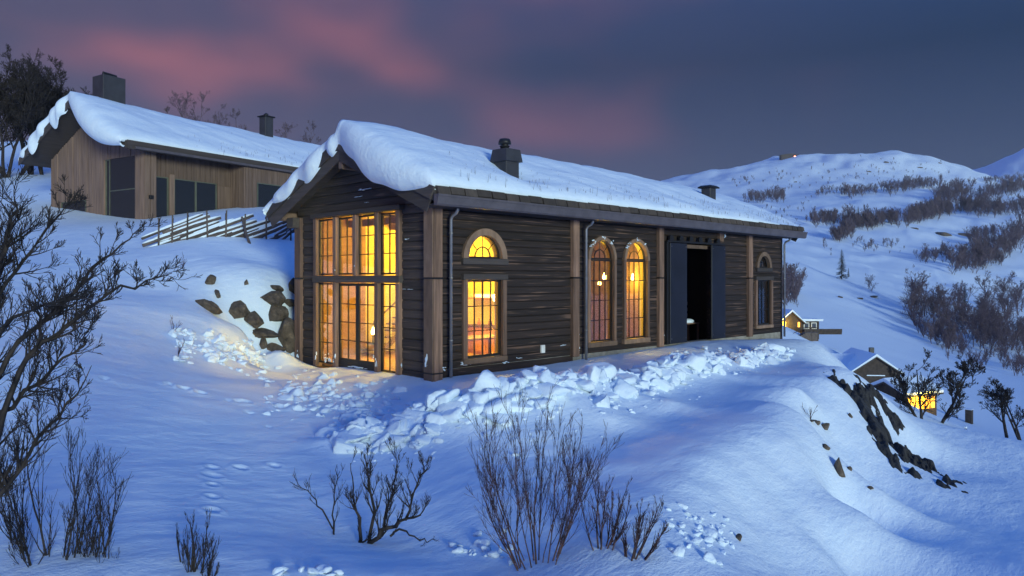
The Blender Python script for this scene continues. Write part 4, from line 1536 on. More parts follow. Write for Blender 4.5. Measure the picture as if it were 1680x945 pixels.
def ico(sub):
    bm = bmesh.new()
    bmesh.ops.create_icosphere(bm, subdivisions=sub, radius=1.0)
    V = np.array([v.co[:] for v in bm.verts]); Fc = np.array([[v.index for v in f.verts] for f in bm.faces])
    bm.free()
    return V, Fc


ICO = {k: ico(k) for k in (2, 3, 4)}


def chunk(seed, sub=3, cuts=7, lo=0.45, hi=0.85, amp=0.10, soft=False):
    rs = np.random.RandomState(seed)
    V, Fc = ICO[sub]
    V = V.copy()
    for _ in range(cuts):
        n = rs.normal(size=3); n /= np.linalg.norm(n)
        d = rs.uniform(lo, hi)
        e = V @ n - d
        V = V - np.where(e > 0, e, 0)[:, None] * n[None] * (0.85 if soft else 1.0)
    o = rs.uniform(0, 50, 3)
    dsp = fbm(V[:, 0] * 1.7 + o[0] + V[:, 2] * 1.3, V[:, 1] * 1.7 + o[1] - V[:, 2] * 1.1, 4, 0.55)
    return V * (1 + amp * dsp)[:, None], Fc


def rot_z(a):
    c, s = math.cos(a), math.sin(a)
    return np.array([[c, -s, 0], [s, c, 0], [0, 0, 1]])


def rand_rot(rs):
    q = rs.normal(size=4); q /= np.linalg.norm(q)
    w, x, y, z = q
    return np.array([[1 - 2 * (y * y + z * z), 2 * (x * y - z * w), 2 * (x * z + y * w)], [2 * (x * y + z * w), 1 - 2 * (x * x + z * z), 2 * (y * z - x * w)], [2 * (x * z - y * w), 2 * (y * z + x * w), 1 - 2 * (x * x + y * y)]])


def boulder(px, py, w, h, label, seed, group=None, dmin=5, sink=0.35, rmax=4000.0, depth_k=0.8):
    """a rock of w x h photo pixels resting where the ground meets that sight line"""
    p, dep = hit2(px, py, dmin, rmax)
    sw, sh = w * dep / F / 2 * 1.12, h * dep / F / 2 * 1.15
    V, Fc = chunk(seed, 3, 16, 0.42, 0.72, 0.16)
    M = np.stack([RV, DV, np.array([0, 0, 1.0])], 1)
    V = V / np.abs(V).max(0) * 0.96
    V = (V * np.array([sw, max(sw, sh) * depth_k, sh])) @ M.T
    o = link('boulder', np_mesh('boulder', V, Fc, 'rock', False))
    o.location = tuple(p + DV * max(sw, sh) * sink)
    return tag(o, label, 'boulder', group)


GB = 'boulders in the snowy bank beside the gable'
BL = 'mossy brown boulder poking out of the snowy bank beside the gable'
for i, (px, py, w, h, lb) in enumerate([
        (346, 463, 18, 22, 'small upright boulder at the top of the snowy bank, apart from the rest'), (343, 504, 38, 24, 'flat brown boulder at the outer end of the snowy bank'),
        (390, 510, 38, 30, BL), (416, 524, 36, 26, BL), (447, 491, 36, 26, BL), (452, 472, 26, 14, BL), (452, 514, 36, 30, BL), (436, 549, 48, 20, BL), (453, 574, 32, 22, 'lowest boulder of the bank at the foot of the gable'),
        (477, 545, 30, 66, 'tall dark boulder against the cabin corner post'), (482, 475, 16, 34, 'narrow boulder high beside the cabin corner post'), (476, 498, 26, 14, BL), (433, 565, 12, 22, BL), (404, 464, 8, 10, BL), (357, 484, 10, 16, BL), (420, 548, 10, 8, BL)]):
    boulder(px, py, w * 1.06, h * 1.06, lb, 100 + i, GB if lb == BL else None, 15, -0.05)
boulder(1211, 884, 13, 17, 'small dark stone standing alone in the snowy hollow', 140, None, 7, 0.1)
GK = 'small rocks showing through the knoll snow'
for i, (px, py, w, h) in enumerate([(1352, 702, 22, 18), (1340, 694, 16, 8), (1354, 735, 20, 18), (1377, 775, 18, 44), (1393, 770, 10, 14), (1428, 802, 10, 8), (1395, 684, 10, 12), (1330, 690, 22, 5)]):
    boulder(px, py, w, h, 'small dark rock showing through the white snow of the knoll', 160 + i, GK, 7, 0.2)
GC = 'rocks on the far hillside'
for i, (px, py, w, h) in enumerate([(1546, 385, 30, 9), (1582, 387, 26, 10), (1378, 488, 10, 5), (1432, 487, 18, 4), (1410, 490, 12, 4), (1500, 375, 14, 5), (1620, 400, 10, 4), (1585, 402, 9, 5), (1305, 299, 6, 3), (1455, 267, 9, 4), (1542, 268, 6, 4), (1510, 275, 9, 3), (1425, 282, 8, 3)]):
    boulder(px, py, w, h, 'dark rock outcrop breaking the snow of the far hillside', 180 + i, GC, 100, 0.1)


def lumps(name, label, spots, seed, sub=3):
    rs = np.random.RandomState(seed)
    base = [chunk(seed * 50 + k, sub, 13, 0.32, 0.75, 0.28) for k in range(10)]
    Vs, Fs, n = [], [], 0
    for x, y, z, s in spots:
        V, Fc = base[rs.randint(10)]
        sc3 = s * np.array([rs.uniform(.8, 1.35), rs.uniform(.8, 1.35), rs.uniform(.55, 0.95)])
        V = (V @ rand_rot(rs).T) * sc3 @ rot_z(rs.uniform(0, 6.3)).T + np.array([x, y, z])
        Vs.append(V); Fs.append(Fc + n); n += len(V)
    o = link(name, np_mesh(name, np.concatenate(Vs), np.concatenate(Fs), 'snow'))
    return tag(o, label, 'snow', kind='stuff')


rs = np.random.RandomState(21)


def bank_spots(i0, i1, n, smin, smax, spread, p=2.2):
    res = []
    for _ in range(n):
        q = rs.uniform(i0, i1 - 1e-6); i = int(q); f_ = q - i
        a, b_ = BANKP[i], BANKP[i + 1]
        c = a + (b_ - a) * f_
        tx, ty = b_[0] - a[0], b_[1] - a[1]
        l = math.hypot(tx, ty)
        off = rs.normal() * c[3] * spread
        x, y = c[0] - ty / l * off, c[1] + tx / l * off
        if y > -0.3 and x > -0.2:
            continue
        s = smin + (smax - smin) * rs.uniform() ** p
        res.append((x, y, s))
    return res


def grounded(lst, k=0.15):
    a = np.array(lst)
    z = ground(a[:, 0], a[:, 1])
    return [(x, y, zz + s * k, s) for (x, y, s), zz in zip(lst, z)]


def area_spots(px0, px1, py0, py1, n, smin, smax, tilt=0.0, dmin=5, p=2.0):
    res = []
    for _ in range(n):
        u = rs.uniform(-1, 1); v = np.clip(rs.normal() * 0.45, -1, 1)
        px = (px0 + px1) / 2 + u * (px1 - px0) / 2
        py = (py0 + py1) / 2 + v * (py1 - py0) / 2 + tilt * u
        g, dep = hit2(px, py, dmin)
        if g[1] > -0.35 and -0.35 < g[0] < HL + .3 and g[1] < HW + .3:
            continue
        res.append((g[0], g[1], smin + (smax - smin) * rs.uniform() ** p))
    return res


lumps('ploughed_snow', 'ridge of broken ploughed snow blocks in front of the log cabin', grounded(bank_spots(0.2, 9.8, 420, 0.10, 0.42, 0.36, 1.6) + bank_spots(0.2, 9.8, 420, 0.04, 0.16, 0.55) + bank_spots(0.1, 9.9, 520, 0.025, 0.08, 0.7), 0.0), 1)
lumps('ploughed_snow', 'heap of broken snow blocks below the boulder bank', grounded(area_spots(285, 440, 545, 608, 170, 0.05, 0.17, 18, 12) + area_spots(330, 400, 560, 605, 40, 0.08, 0.2, 10, 12)), 2)
lumps('ploughed_snow', 'scattered snow clods in front of the glazed gable doors', grounded(area_spots(430, 640, 600, 690, 130, 0.04, 0.15, 10, 10) + area_spots(470, 700, 625, 720, 170, 0.04, 0.22, 25, 10), 0.0), 3)
lumps('ploughed_snow', 'loose snow clods on the drift edge beyond the far end of the cabin', grounded(area_spots(1090, 1300, 572, 596, 130, 0.06, 0.2, -5, 14)), 4)
lumps('ploughed_snow', 'small snow clods by the leafless bushes', grounded(area_spots(1095, 1205, 835, 920, 55, 0.03, 0.10, 20, 7) + area_spots(740, 840, 870, 930, 26, 0.03, 0.11, 0, 7) + area_spots(440, 560, 935, 945, 12, 0.03, 0.1, 0, 5)), 5, 2)

# snow plastered on the walls and trim
m = []
sp = []
rw = random.Random(3)
for x, z, w_, h_ in [(0.95, 0.28, .16, .05), (3.0, 0.30, .10, .03), (2.4, 0.22, .12, .03), (13.95, 4.02, .07, .10), (13.62, 1.98, .07, .12), (10.55, 0.45, .08, .06), (5.42, 0.35, .06, .06), (0.3, 0.2, .09, .06), (4.75, 0.52, .12, .02), (9.82, 0.5, .06, .10), (9.83, 0.9, .03, .05), (5.44, 0.8, .02, .05)]:
    sp.append((np.array([x, -0.03, z]), np.array([w_, 0.05, h_])))
for a_ in ARCH:
    for q in (0.9, 1.5, 2.25, 2.5):
        sp.append((np.array([a_['cx'] + 0.67 * math.cos(q), -0.07, a_['z'] + 0.67 * math.sin(q)]), np.array([0.09, 0.05, 0.045])))
for y, z, w_, h_ in [(3.1, 4.62, .25, .02), (2.7, 4.80, .34, .025), (3.0, 4.80, .2, .03), (2.75, 4.44, .12, .015), (1.0, 2.15, .16, .02), (1.05, 3.4, .07, .025), (0.15, 0.35, .07, .2), (1.25, 0.25, .06, .14), (2.2, .2, .06, .16), (4.2, .25, .08, .16), (5.2, 0.2, .07, .14), (4.5, .15, .12, .12), (4.7, .12, .08, .08), (3.2, .03, .4, .04), (6.2, .15, .06, .12), (2.3, .35, .04, .07), (3.2, 2.75, .03, .03), (4.15, 2.65, .02, .02)]:
    sp.append((np.array([-0.09 if z < 3.5 and abs(y - 1.0) > .3 else -0.02, y, z]), np.array([0.05, w_, h_])))
Vs, Fs, n = [], [], 0
rp = np.random.RandomState(17)
for k, (c, s3) in enumerate(sp):
    for _ in range(6):
        V, Fc = chunk(300 + rp.randint(40), 2, 6, 0.5, 0.9, 0.6, True)
        q = rp.normal(size=3) * 0.5; q[np.argmin(s3) if s3[0] < .06 and s3[1] > .0501 else 1] *= 0.3
        Vs.append(V * s3 * rp.uniform(.2, .55, 3) + c + q * s3); Fs.append(Fc + n); n += len(V)
tag(link('plastered_snow', np_mesh('plastered_snow', np.concatenate(Vs), np.concatenate(Fs), 'snow')), 'small patches of wind-blown snow stuck to the dark cabin walls', 'snow', kind='stuff')
m_ = MB()
o = link('bench_snow', np_mesh('bench_snow', ICO[3][0] * np.array([0.42, 0.2, 0.10]) * (1 + 0.3 * fbm(ICO[3][0][:, 0] * 3, ICO[3][0][:, 1] * 3, 3))[:, None] + np.array([12.80, 0.9, 0.84]), ICO[3][1], 'snow'))
tag(o, 'pillow of snow lying on the bench in the alcove', 'snow', kind='stuff')

# rock face of the knoll: the steep side where the snow does not hold


def rock_face():
    nx, ny = 150, 130
    pxs = np.linspace(1375, 1545, nx); t_ = np.linspace(0, 1, ny)
    g0 = at(1385, 603, 21.2); g1 = at(1540, 800, 17.0)
    c = at(1458, 690, 19.0)
    ax = -DV * 0.985 + RV * 0.02                        # runs down the crest
    bx_ = np.array([-ax[1], ax[0], 0])
    u = np.linspace(-3.0, 3.0, nx); v = np.linspace(-1.7, 1.5, ny)
    U, Vv = np.meshgrid(u, v, indexing='ij')
    X = c[0] + U * ax[0] + Vv * bx_[0]; Y = c[1] + U * ax[1] + Vv * bx_[1]
    z = ground(X, Y)
    # strips running down the fall line
    f1 = fbm(U * 0.42 - 0.2 * Vv + 5.0, Vv * 0.85 + 0.25 * U, 4, 0.55)
    f2 = fbm(U * 0.9 - 0.5 * Vv, Vv * 2.6 + 1.0 * U + 7, 4, 0.6)
    env = np.exp(-(U / 2.5) ** 4) * np.exp(-(Vv / 1.15) ** 4)
    h = (0.60 * f1 + 0.36 * f2 + 0.06) * env - 0.14 * (1 - env) - 0.015
    Z = z + np.minimum(h, 0.22)
    P = np.stack([X, Y, Z], -1).reshape(-1, 3)
    i, j = np.meshgrid(np.arange(nx - 1), np.arange(ny - 1), indexing='ij')
    i = i.ravel(); j = j.ravel()
    Fc = np.stack([i * ny + j, (i + 1) * ny + j, (i + 1) * ny + j + 1, i * ny + j + 1], -1)
    o = link('rock_face', np_mesh('rock_face', P, Fc, 'rock_dark', False))
    tag(o, 'jagged dark rock face streaking the steep side of the snowy knoll', 'rock')


rock_face()
# ------------------------------------------------------------------ leafless vegetation


def seg_mesh(name, segs, mat, n=4):
    """tapered tubes for an array of segments (p0, p1, r0, r1)"""
    S = np.array([(*a, *b_, c, d) for a, b_, c, d in segs])
    p0, p1, r0, r1 = S[:, :3], S[:, 3:6], S[:, 6], S[:, 7]
    V, Fc = seg_arrays(p0, p1, r0, r1, n)
    return np_mesh(name, V, Fc, mat)


def seg_arrays(p0, p1, r0, r1, n):
    d = p1 - p0
    d = d / (np.linalg.norm(d, axis=1, keepdims=True) + 1e-9)
    ref = np.where(np.abs(d[:, 2:3]) < 0.9, np.array([[0, 0, 1.0]]), np.array([[1.0, 0, 0]]))
    s = np.cross(d, ref); s /= np.linalg.norm(s, axis=1, keepdims=True) + 1e-9
    u = np.cross(s, d)
    rings = []
    for p, r in ((p0, r0), (p1 + d * r1[:, None] * 0.5, r1)):
        for k in range(n):
            q = 2 * PI * k / n
            rings.append(p + r[:, None] * (math.cos(q) * s + math.sin(q) * u))
    V = np.stack(rings, 1)                              # (m, 2n, 3)
    m = len(p0)
    base = (np.arange(m) * 2 * n)[:, None]
    Fc = np.concatenate([base + np.array([[k, (k + 1) % n, n + (k + 1) % n, n + k]]) for k in range(n)])
    return V.reshape(-1, 3), Fc


def unit(v):
    return v / (np.linalg.norm(v) + 1e-9)


def grow(rs, segs, p, d, L, r, lvl, maxl, up=0.25, wob=0.18, kids=(4, 7), ratio=(0.4, 0.7), ang=(25, 55), rmin=0.0022, start=0.2, nseg=6, bias=None, taper=0.72):
    rg = random.Random(int(rs.randint(1 << 30)))
    _grow(rg, rg.gauss, segs, tuple(float(c) for c in p), tuple(float(c) for c in unit(np.array(d, float))), float(L), float(r), lvl, maxl, up, wob, kids, ratio, ang, rmin, start, nseg, taper)


def _grow(rg, ga, segs, p, d, L, r, lvl, maxl, up, wob, kids, ratio, ang, rmin, start, nseg, taper):
    k = nseg if lvl < 2 else max(3, nseg - 2)
    pts = [p]; dirs = [d]; rads = [r]
    st_ = L / k
    dx, dy, dz = d
    x, y, z = p
    for i in range(k):
        dx += ga(0, wob); dy += ga(0, wob); dz += ga(0, wob) + up * 0.3
        q = 1 / math.sqrt(dx * dx + dy * dy + dz * dz + 1e-12)
        dx *= q; dy *= q; dz *= q
        x += dx * st_; y += dy * st_; z += dz * st_
        rn = max(rmin, r * (1 - taper * (i + 1) / k))
        segs.append((pts[-1], (x, y, z), rads[-1], rn, lvl))
        pts.append((x, y, z)); dirs.append((dx, dy, dz)); rads.append(rn)
    if lvl >= maxl:
        return
    for _ in range(rg.randint(kids[0], kids[1])):
        f_ = rg.uniform(start, 1.0) * k
        i = min(int(f_), k - 1); q = f_ - i
        a, b_ = pts[i], pts[i + 1]
        pp = (a[0] + (b_[0] - a[0]) * q, a[1] + (b_[1] - a[1]) * q, a[2] + (b_[2] - a[2]) * q)
        e = dirs[i + 1]
        an = R(rg.uniform(*ang))
        vx, vy, vz = ga(0, 1), ga(0, 1), ga(0, 1)
        cx_, cy_, cz_ = e[1] * vz - e[2] * vy, e[2] * vx - e[0] * vz, e[0] * vy - e[1] * vx
        q = math.sin(an) / math.sqrt(cx_ * cx_ + cy_ * cy_ + cz_ * cz_ + 1e-12)
        c = math.cos(an)
        nx, ny, nz_ = e[0] * c + cx_ * q, e[1] * c + cy_ * q, e[2] * c + cz_ * q + up * 0.4
        q = 1 / math.sqrt(nx * nx + ny * ny + nz_ * nz_ + 1e-12)
        _grow(rg, ga, segs, pp, (nx * q, ny * q, nz_ * q), L * rg.uniform(*ratio) * (1.1 - 0.55 * f_ / k), max(rmin, rads[i] * 0.62), lvl + 1, maxl, up, wob, kids, ratio, ang, rmin, start, nseg, taper)


def plant(name, label, cat, base, segs, mat, split=1, nn=4, group=None, trunk='trunk', crown='branches'):
    """a plant with its stem(s) and its branches as parts"""
    e_ = empty(name, tuple(base), 0, label, cat, group)
    b0 = tuple(float(c) for c in base)
    sub = lambda a: (a[0] - b0[0], a[1] - b0[1], a[2] - b0[2])
    A_ = [(sub(a), sub(b_), c, d) for a, b_, c, d, l in segs if l < split]
    B_ = [(sub(a), sub(b_), c, d) for a, b_, c, d, l in segs if l >= split]
    chain = []
    for q in A_ + [None]:                              # one object for each stem
        if chain and (q is None or max(abs(q[0][k] - chain[-1][1][k]) for k in range(3)) > 1e-6):
            link(trunk, seg_mesh(trunk, chain, mat, 6), e_)
            chain = []
        if q is not None:
            chain.append(q)
    if B_:
        link(crown, seg_mesh(crown, B_, mat, nn), e_)
    return e_


UP = np.array([0, 0, 1.0])


def polyline(segs, pts, r0, r1, lvl=0):
    pts = [np.array(p) for p in pts]
    n = len(pts) - 1
    for i in range(n):
        segs.append((pts[i], pts[i + 1], r0 + (r1 - r0) * i / n, r0 + (r1 - r0) * (i + 1) / n, lvl))


def limb(rs, segs, px_pts, dep0, dep1, r0, r1, nk, Lk, up=0.3, maxl=3, bias=None, kids=(4, 7), ang=(25, 60), rmin=0.0018):
    """a limb seen along these photo points, with side branches grown from it"""
    n = len(px_pts)
    pts = [at(px, py, dep0 + (dep1 - dep0) * i / (n - 1)) for i, (px, py) in enumerate(px_pts)]
    # subdivide with jitter
    fine = []
    for a, b_ in zip(pts[:-1], pts[1:]):
        for k in range(3):
            fine.append(a + (b_ - a) * k / 3 + (rs.normal(size=3) * 0.018 if k else 0))
    fine.append(pts[-1])
    polyline(segs, fine, r0, r1, 0 if r0 > 0.03 else 1)
    m = len(fine) - 1
    for _ in range(nk):
        f_ = rs.uniform(0.12, 1.0) * m
        i = min(int(f_), m - 1)
        pp = fine[i] + (fine[i + 1] - fine[i]) * (f_ - i)
        dd = unit(fine[i + 1] - fine[i])
        a = R(rs.uniform(*ang))
        perp = unit(np.cross(dd, rs.normal(size=3)))
        nd = unit(dd * math.cos(a) + perp * math.sin(a) + UP * up * 0.4)
        rr = (r0 + (r1 - r0) * f_ / m) * 0.6
        grow(rs, segs, pp, nd, Lk * rs.uniform(.6, 1.2) * (1.1 - 0.5 * f_ / m), min(max(rr, rmin), 0.014), 1, maxl, up, 0.12, kids, (0.4, 0.75), (20, 50), rmin, 0.12, 6, bias, 0.85)


# --- big birch at the left edge
rt = np.random.RandomState(5)
S = []
limb(rt, S, [(-60, 990), (-45, 860), (-30, 740), (-22, 620), (-10, 520), (0, 430), (15, 370), (25, 330)], 5.2, 6.0, 0.055, 0.006, 26, 0.55, maxl=3)
limb(rt, S, [(-30, 760), (20, 640), (70, 560), (130, 520), (180, 480), (240, 460), (282, 448)], 5.3, 5.9, 0.024, 0.003, 26, 0.30)
limb(rt, S, [(-25, 640), (30, 560), (100, 500), (150, 440), (200, 400), (232, 372)], 5.4, 6.2, 0.022, 0.003, 24, 0.30)
limb(rt, S, [(-40, 880), (10, 800), (60, 720), (110, 660), (150, 600)], 5.1, 5.4, 0.020, 0.003, 24, 0.34)
limb(rt, S, [(-30, 700), (40, 640), (90, 600), (140, 565), (158, 520)], 5.4, 5.8, 0.018, 0.003, 24, 0.30)
limb(rt, S, [(-10, 500), (30, 440), (60, 400), (100, 350), (120, 325)], 5.7, 6.3, 0.016, 0.003, 18, 0.28)
limb(rt, S, [(-30, 620), (-10, 520), (5, 440), (20, 360)], 5.6, 6.0, 0.020, 0.004, 20, 0.34)
limb(rt, S, [(-30, 560), (15, 530), (60, 505), (110, 490), (150, 500)], 5.3, 5.0, 0.016, 0.003, 18, 0.28)
plant('birch_tree', 'gnarled leafless birch with dense dark branches standing nearest to the snowy slope', 'tree', at(-40, 990, 5.2), S, 'twig_dark', 1, 4)


def bush(label, px, py, hpx, wpx, nstem, seed, mat='twig_red', kids=(5, 8), maxl=2, lean=0.0, rscale=1.0, dmin=5, Lk=(0.75, 1.05), spread=0.2):
    p, dep = hit2(px, py, dmin) if py < 944 else (None, None)
    if p is None:
        dep = 6.9; p = at(px, py, dep)
    rs_ = np.random.RandomState(seed)
    h = hpx * dep / F; w = wpx * dep / F
    segs = []
    for i in range(nstem):
        u = rs_.uniform(-1, 1)
        b0 = p + RV * u * w * spread + DV * rs_.uniform(-.25, .25) * w * 0.5 - UP * 0.06
        d = unit(UP + RV * (u * 0.75 * w / h + lean + rs_.normal() * 0.06) + DV * rs_.normal() * 0.15)
        hh = h * (1 - 0.45 * u * u) * rs_.uniform(*Lk)
        grow(rs_, segs, b0, d, hh, 0.0125 * rscale * rs_.uniform(.6, 1.1), 0, maxl, 0.30, 0.075, kids, (0.26, 0.52), (16, 38), 0.0017, 0.15, 9)
    return plant('leafless_bush', label, 'bush', p, segs, mat, 1, 3, trunk='stem', crown='twigs')


bush('tall leafless bush with many reddish upright stems between the snow ridge and the hollow', 880, 925, 272, 200, 19, 31, kids=(8, 12), rscale=0.85)
bush('leafless stems of a smaller bush on the snow just beside the tall reddish bush', 985, 900, 140, 90, 9, 33, kids=(7, 10))
bush('low leafless bush leaning over the edge of the snowy hollow', 1040, 915, 100, 70, 9, 34, lean=0.45, kids=(7, 10))
bush('slender leafless bush with short twigs at the foot of the snowy slope', 315, 965, 118, 120, 10, 35, mat='twig_dark', kids=(6, 9))
bush('thicket of thin leafless shoots growing under the gnarled birch', 85, 975, 280, 190, 17, 36, mat='twig_dark', kids=(7, 11), spread=0.38)
# gnarled bush with bent limbs
rt = np.random.RandomState(8)
S = []
g0, dep0 = hit2(620, 892)
bd = dep0
limb(rt, S, [(588, 905), (592, 885), (585, 840), (580, 800), (575, 760)], bd, bd + .1, 0.028, 0.004, 10, 0.30, 0.6, 3)
limb(rt, S, [(600, 900), (625, 870), (655, 855), (690, 845)], bd, bd - .1, 0.034, 0.010, 9, 0.42, 0.8, 3)
limb(rt, S, [(606, 895), (615, 840), (605, 790), (598, 745)], bd, bd + .2, 0.03, 0.004, 12, 0.36, 0.6, 3)
limb(rt, S, [(630, 868), (640, 820), (650, 780), (655, 745)], bd, bd + .2, 0.022, 0.003, 11, 0.36, 0.6, 3)
limb(rt, S, [(665, 853), (678, 810), (690, 780), (702, 760)], bd, bd - .2, 0.02, 0.003, 12, 0.30, 0.6, 3)
limb(rt, S, [(640, 880), (655, 868), (680, 880), (700, 890), (714, 885)], bd - .1, bd - .3, 0.016, 0.003, 6, 0.12, 0.2, 2)
limb(rt, S, [(588, 908), (570, 900), (552, 905)], bd, bd - .1, 0.010, 0.003, 3, 0.1, 0.3, 2)
plant('leafless_bush', 'gnarled leafless bush with bent thick limbs on the open snow before the ridge', 'bush', at(605, 900, bd), S, 'twig_dark', 1, 4, trunk='stem', crown='twigs')
S = []
limb(rt, S, [(548, 882), (545, 845), (550, 800), (553, 762)], bd + .1, bd + .2, 0.014, 0.003, 9, 0.26, 0.6, 2)
limb(rt, S, [(546, 868), (520, 830), (505, 805), (475, 790)], bd + .1, bd, 0.011, 0.003, 8, 0.24, 0.5, 2)
plant('leafless_bush', 'thin two-stemmed bush beside the gnarled bush with bent limbs', 'bush', at(548, 884, bd + .1), S, 'twig_dark', 1, 4, trunk='stem', crown='twigs')
S = []
for px, py in ((292, 585), (284, 545), (300, 442), (1330, 688)):
    q, dq = hit2(px, py)
    for _ in range(4):
        grow(rt, S, q, UP + rt.normal(size=3) * 0.35, 22 * dq / F * rt.uniform(.6, 1.2), 0.008, 0, 1, 0.2, 0.1, (2, 4), (0.4, 0.6), (20, 40), 0.004)
e_ = link('dry_shoots', seg_mesh('dry_shoots', [s_[:4] for s_ in S], 'twig_red', 3))
tag(e_, 'few thin dry shoots sticking out of the snow', 'plant', kind='stuff')
# dry grass through the roof snow
S = []
for _ in range(420):
    x = rt.uniform(0.3, 18.5); y = -0.7 + abs(rt.normal()) * 0.75
    if y > 2.6:
        continue
    zt = float(FZ1(np.array(y)) + thick1(np.array(x), np.array(y)) * 0.9)
    zb = float(FZ1(np.array(y)))
    d = UP + rt.normal(size=3) * 0.35
    S.append((np.array([x, y, zb]), np.array([x, y, zt]) + d * rt.uniform(.03, .10), 0.006, 0.003))
for _ in range(150):
    lx = rt.uniform(2, 16); ly = -0.55 + abs(rt.normal()) * 0.7
    zt = float(rz2(np.array(ly)) + thick2(np.array(lx), np.array(ly)) * 0.85); d = UP + rt.normal(size=3) * .35
    c, s = math.cos(H2_RZ), math.sin(H2_RZ)
    w0 = np.array([H2_LOC[0] + lx * c - ly * s, H2_LOC[1] + lx * s + ly * c, H2_LOC[2]])
    S.append((w0 + UP * (zt - .4), w0 + UP * zt + d * rt.uniform(.05, .16), 0.009, 0.004))
o = link('roof_grass', seg_mesh('roof_grass', S, 'dry_stalk', 3))
tag(o, 'dry grass stalks piercing the snow on both turf roofs', 'grass', kind='stuff')

# --- trees behind the neighbour's house


def bare_tree(name, label, base, h, w, seed, mat, maxl=3, kids=(6, 9), r0=None, lean=None, group=None, nn=3, stems=1, up=0.22, rmin=0.008, ratio=(0.38, 0.62), ang=(28, 58), start=0.25, wob=0.11):
    rs_ = np.random.RandomState(seed)
    segs = []
    for s_ in range(stems):
        d = UP + rs_.normal(size=3) * np.array([.10, .10, 0]) * (1 + stems * .7) + (lean if lean is not None else 0)
        grow(rs_, segs, np.array(base) - UP * 0.3, d, h * rs_.uniform(.75, .9), r0 or h * 0.022, 0, maxl, up, wob, kids, ratio, ang, rmin, start, 8)
    return plant(name, label, 'tree', base, segs, mat, 1, nn, group, 'trunk', 'crown')


def base_at(px, py, dep):
    p = at(px, py, dep)
    return np.array([p[0], p[1], G(p[0], p[1])])


for i, (px, ytop, dep, st, lb) in enumerate([
        (12, 108, 44, 2, 'large dark dense tree crowded at the hill edge left of the plank house'), (52, 100, 47, 2, 'tall dark dense tree whose crown rises highest left of the plank house chimney'), (88, 118, 50, 2, 'dark tree with drooping twigs just left of the plank house gable'), (-25, 120, 46, 2, 'dark tree half hidden behind the crowd left of the plank house'),
        (30, 118, 45.5, 2, 'dark tree with a rounded crown crowded between the two tallest left of the plank house'), (70, 128, 48.5, 2, 'dark tree squeezed behind the drooping one left of the plank house'), (104, 150, 53, 2, 'short dark tree touching the plank house gable snow'), (128, 142, 56, 2, 'low dark tree right behind the plank house gable'), (318, 152, 62, 2, 'bare tree with a wide fan crown above the plank house roof'), (345, 162, 64, 1, 'bare leaning tree above the plank house roof'), (386, 172, 68, 1, 'small bare tree just left of the thin chimney of the plank house'), (462, 186, 66, 1, 'bare tree just right of the thin chimney of the plank house'), (502, 198, 66, 1, 'bare tree between the thin chimney and the cabin ridge'), (150, 150, 58, 1, 'bare tree directly behind the broad chimney of the plank house'), (215, 165, 62, 1, 'low bare tree right of the broad chimney of the plank house'), (285, 165, 62, 1, 'bare tree left of the fan-crowned tree above the roof')]):
    b0 = base_at(px, 0, dep)
    h = (HY - ytop) / F * dep + CAM[2] - b0[2]
    dense = i < 8
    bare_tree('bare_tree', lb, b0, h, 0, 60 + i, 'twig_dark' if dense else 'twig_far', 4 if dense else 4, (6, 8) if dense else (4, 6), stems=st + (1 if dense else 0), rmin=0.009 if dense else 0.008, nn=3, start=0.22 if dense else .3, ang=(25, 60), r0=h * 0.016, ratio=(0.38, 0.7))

# --- valley houses


def small_house(label, px, py, dep, yaw, w, l, h, rise, chimney=True, lit=False, deck=False, side_windows=()):
    """gable towards local -y; x across the gable"""
    p = at(px, py, dep)
    z = G(p[0], p[1])
    e_ = empty('valley_cabin', (p[0], p[1], z - 0.2), yaw, label, 'cabin')
    MB().prism([(-w / 2, -1.5), (w / 2, -1.5), (w / 2, h), (0, h + rise), (-w / 2, h)], 'y', 0, l).build('wall', 'valley_wood', e_)
    k = rise / (w / 2)
    ov = 0.5
    for sg in (-1, 1):
        xe = sg * (w / 2 + ov)
        r_ = MB().prism([(0, h + rise + 0.02), (xe, h - k * ov + 0.02), (xe, h - k * ov + 0.20), (0, h + rise + 0.20)], 'y', -0.5, l + 0.5).build('roof_slope', 'dark_board_x', e_)
        MB().prism([(0, h + rise + 0.203), (xe * 1.01, h - k * ov + 0.203), (xe * 1.02, h - k * ov + 0.48), (xe * .93, h - k * ov + 0.66), (0, h + rise + 0.62)], 'y', -0.42, l + 0.42).build('snow_cover', 'snow', r_)
    if chimney:
        MB().cbox(w * 0.14, w * 0.14 + 0.7, l * 0.5, l * 0.5 + 0.6, h, h + rise + 1.1, 0.02).build('chimney', 'chimney_metal', e_)
    return e_


va = small_house('dark gabled house with snowy roof in the valley beyond the knoll', 1437, 626, 120, YAW - R(90) - R(6), 7.4, 11, 2.6, 2.5)
MB().box(-1.4, 1.4, -0.06, -0.003, 2.15, 2.30).build('snow_ledge', 'snow', va)
w2 = MB().prism([(-9.5, 0.0), (-3.72, 0.0), (-3.72, 2.4), (-9.5, 2.4)], 'y', 3.5, 9.0).build('side_wing', 'valley_wood', va)
MB().prism([(3.0, 2.35), (6.25, 4.6), (9.5, 2.35), (9.6, 2.75), (6.25, 5.1), (2.9, 2.75)], 'x', -10.0, -1.2).build('wing_snow', 'snow', w2)
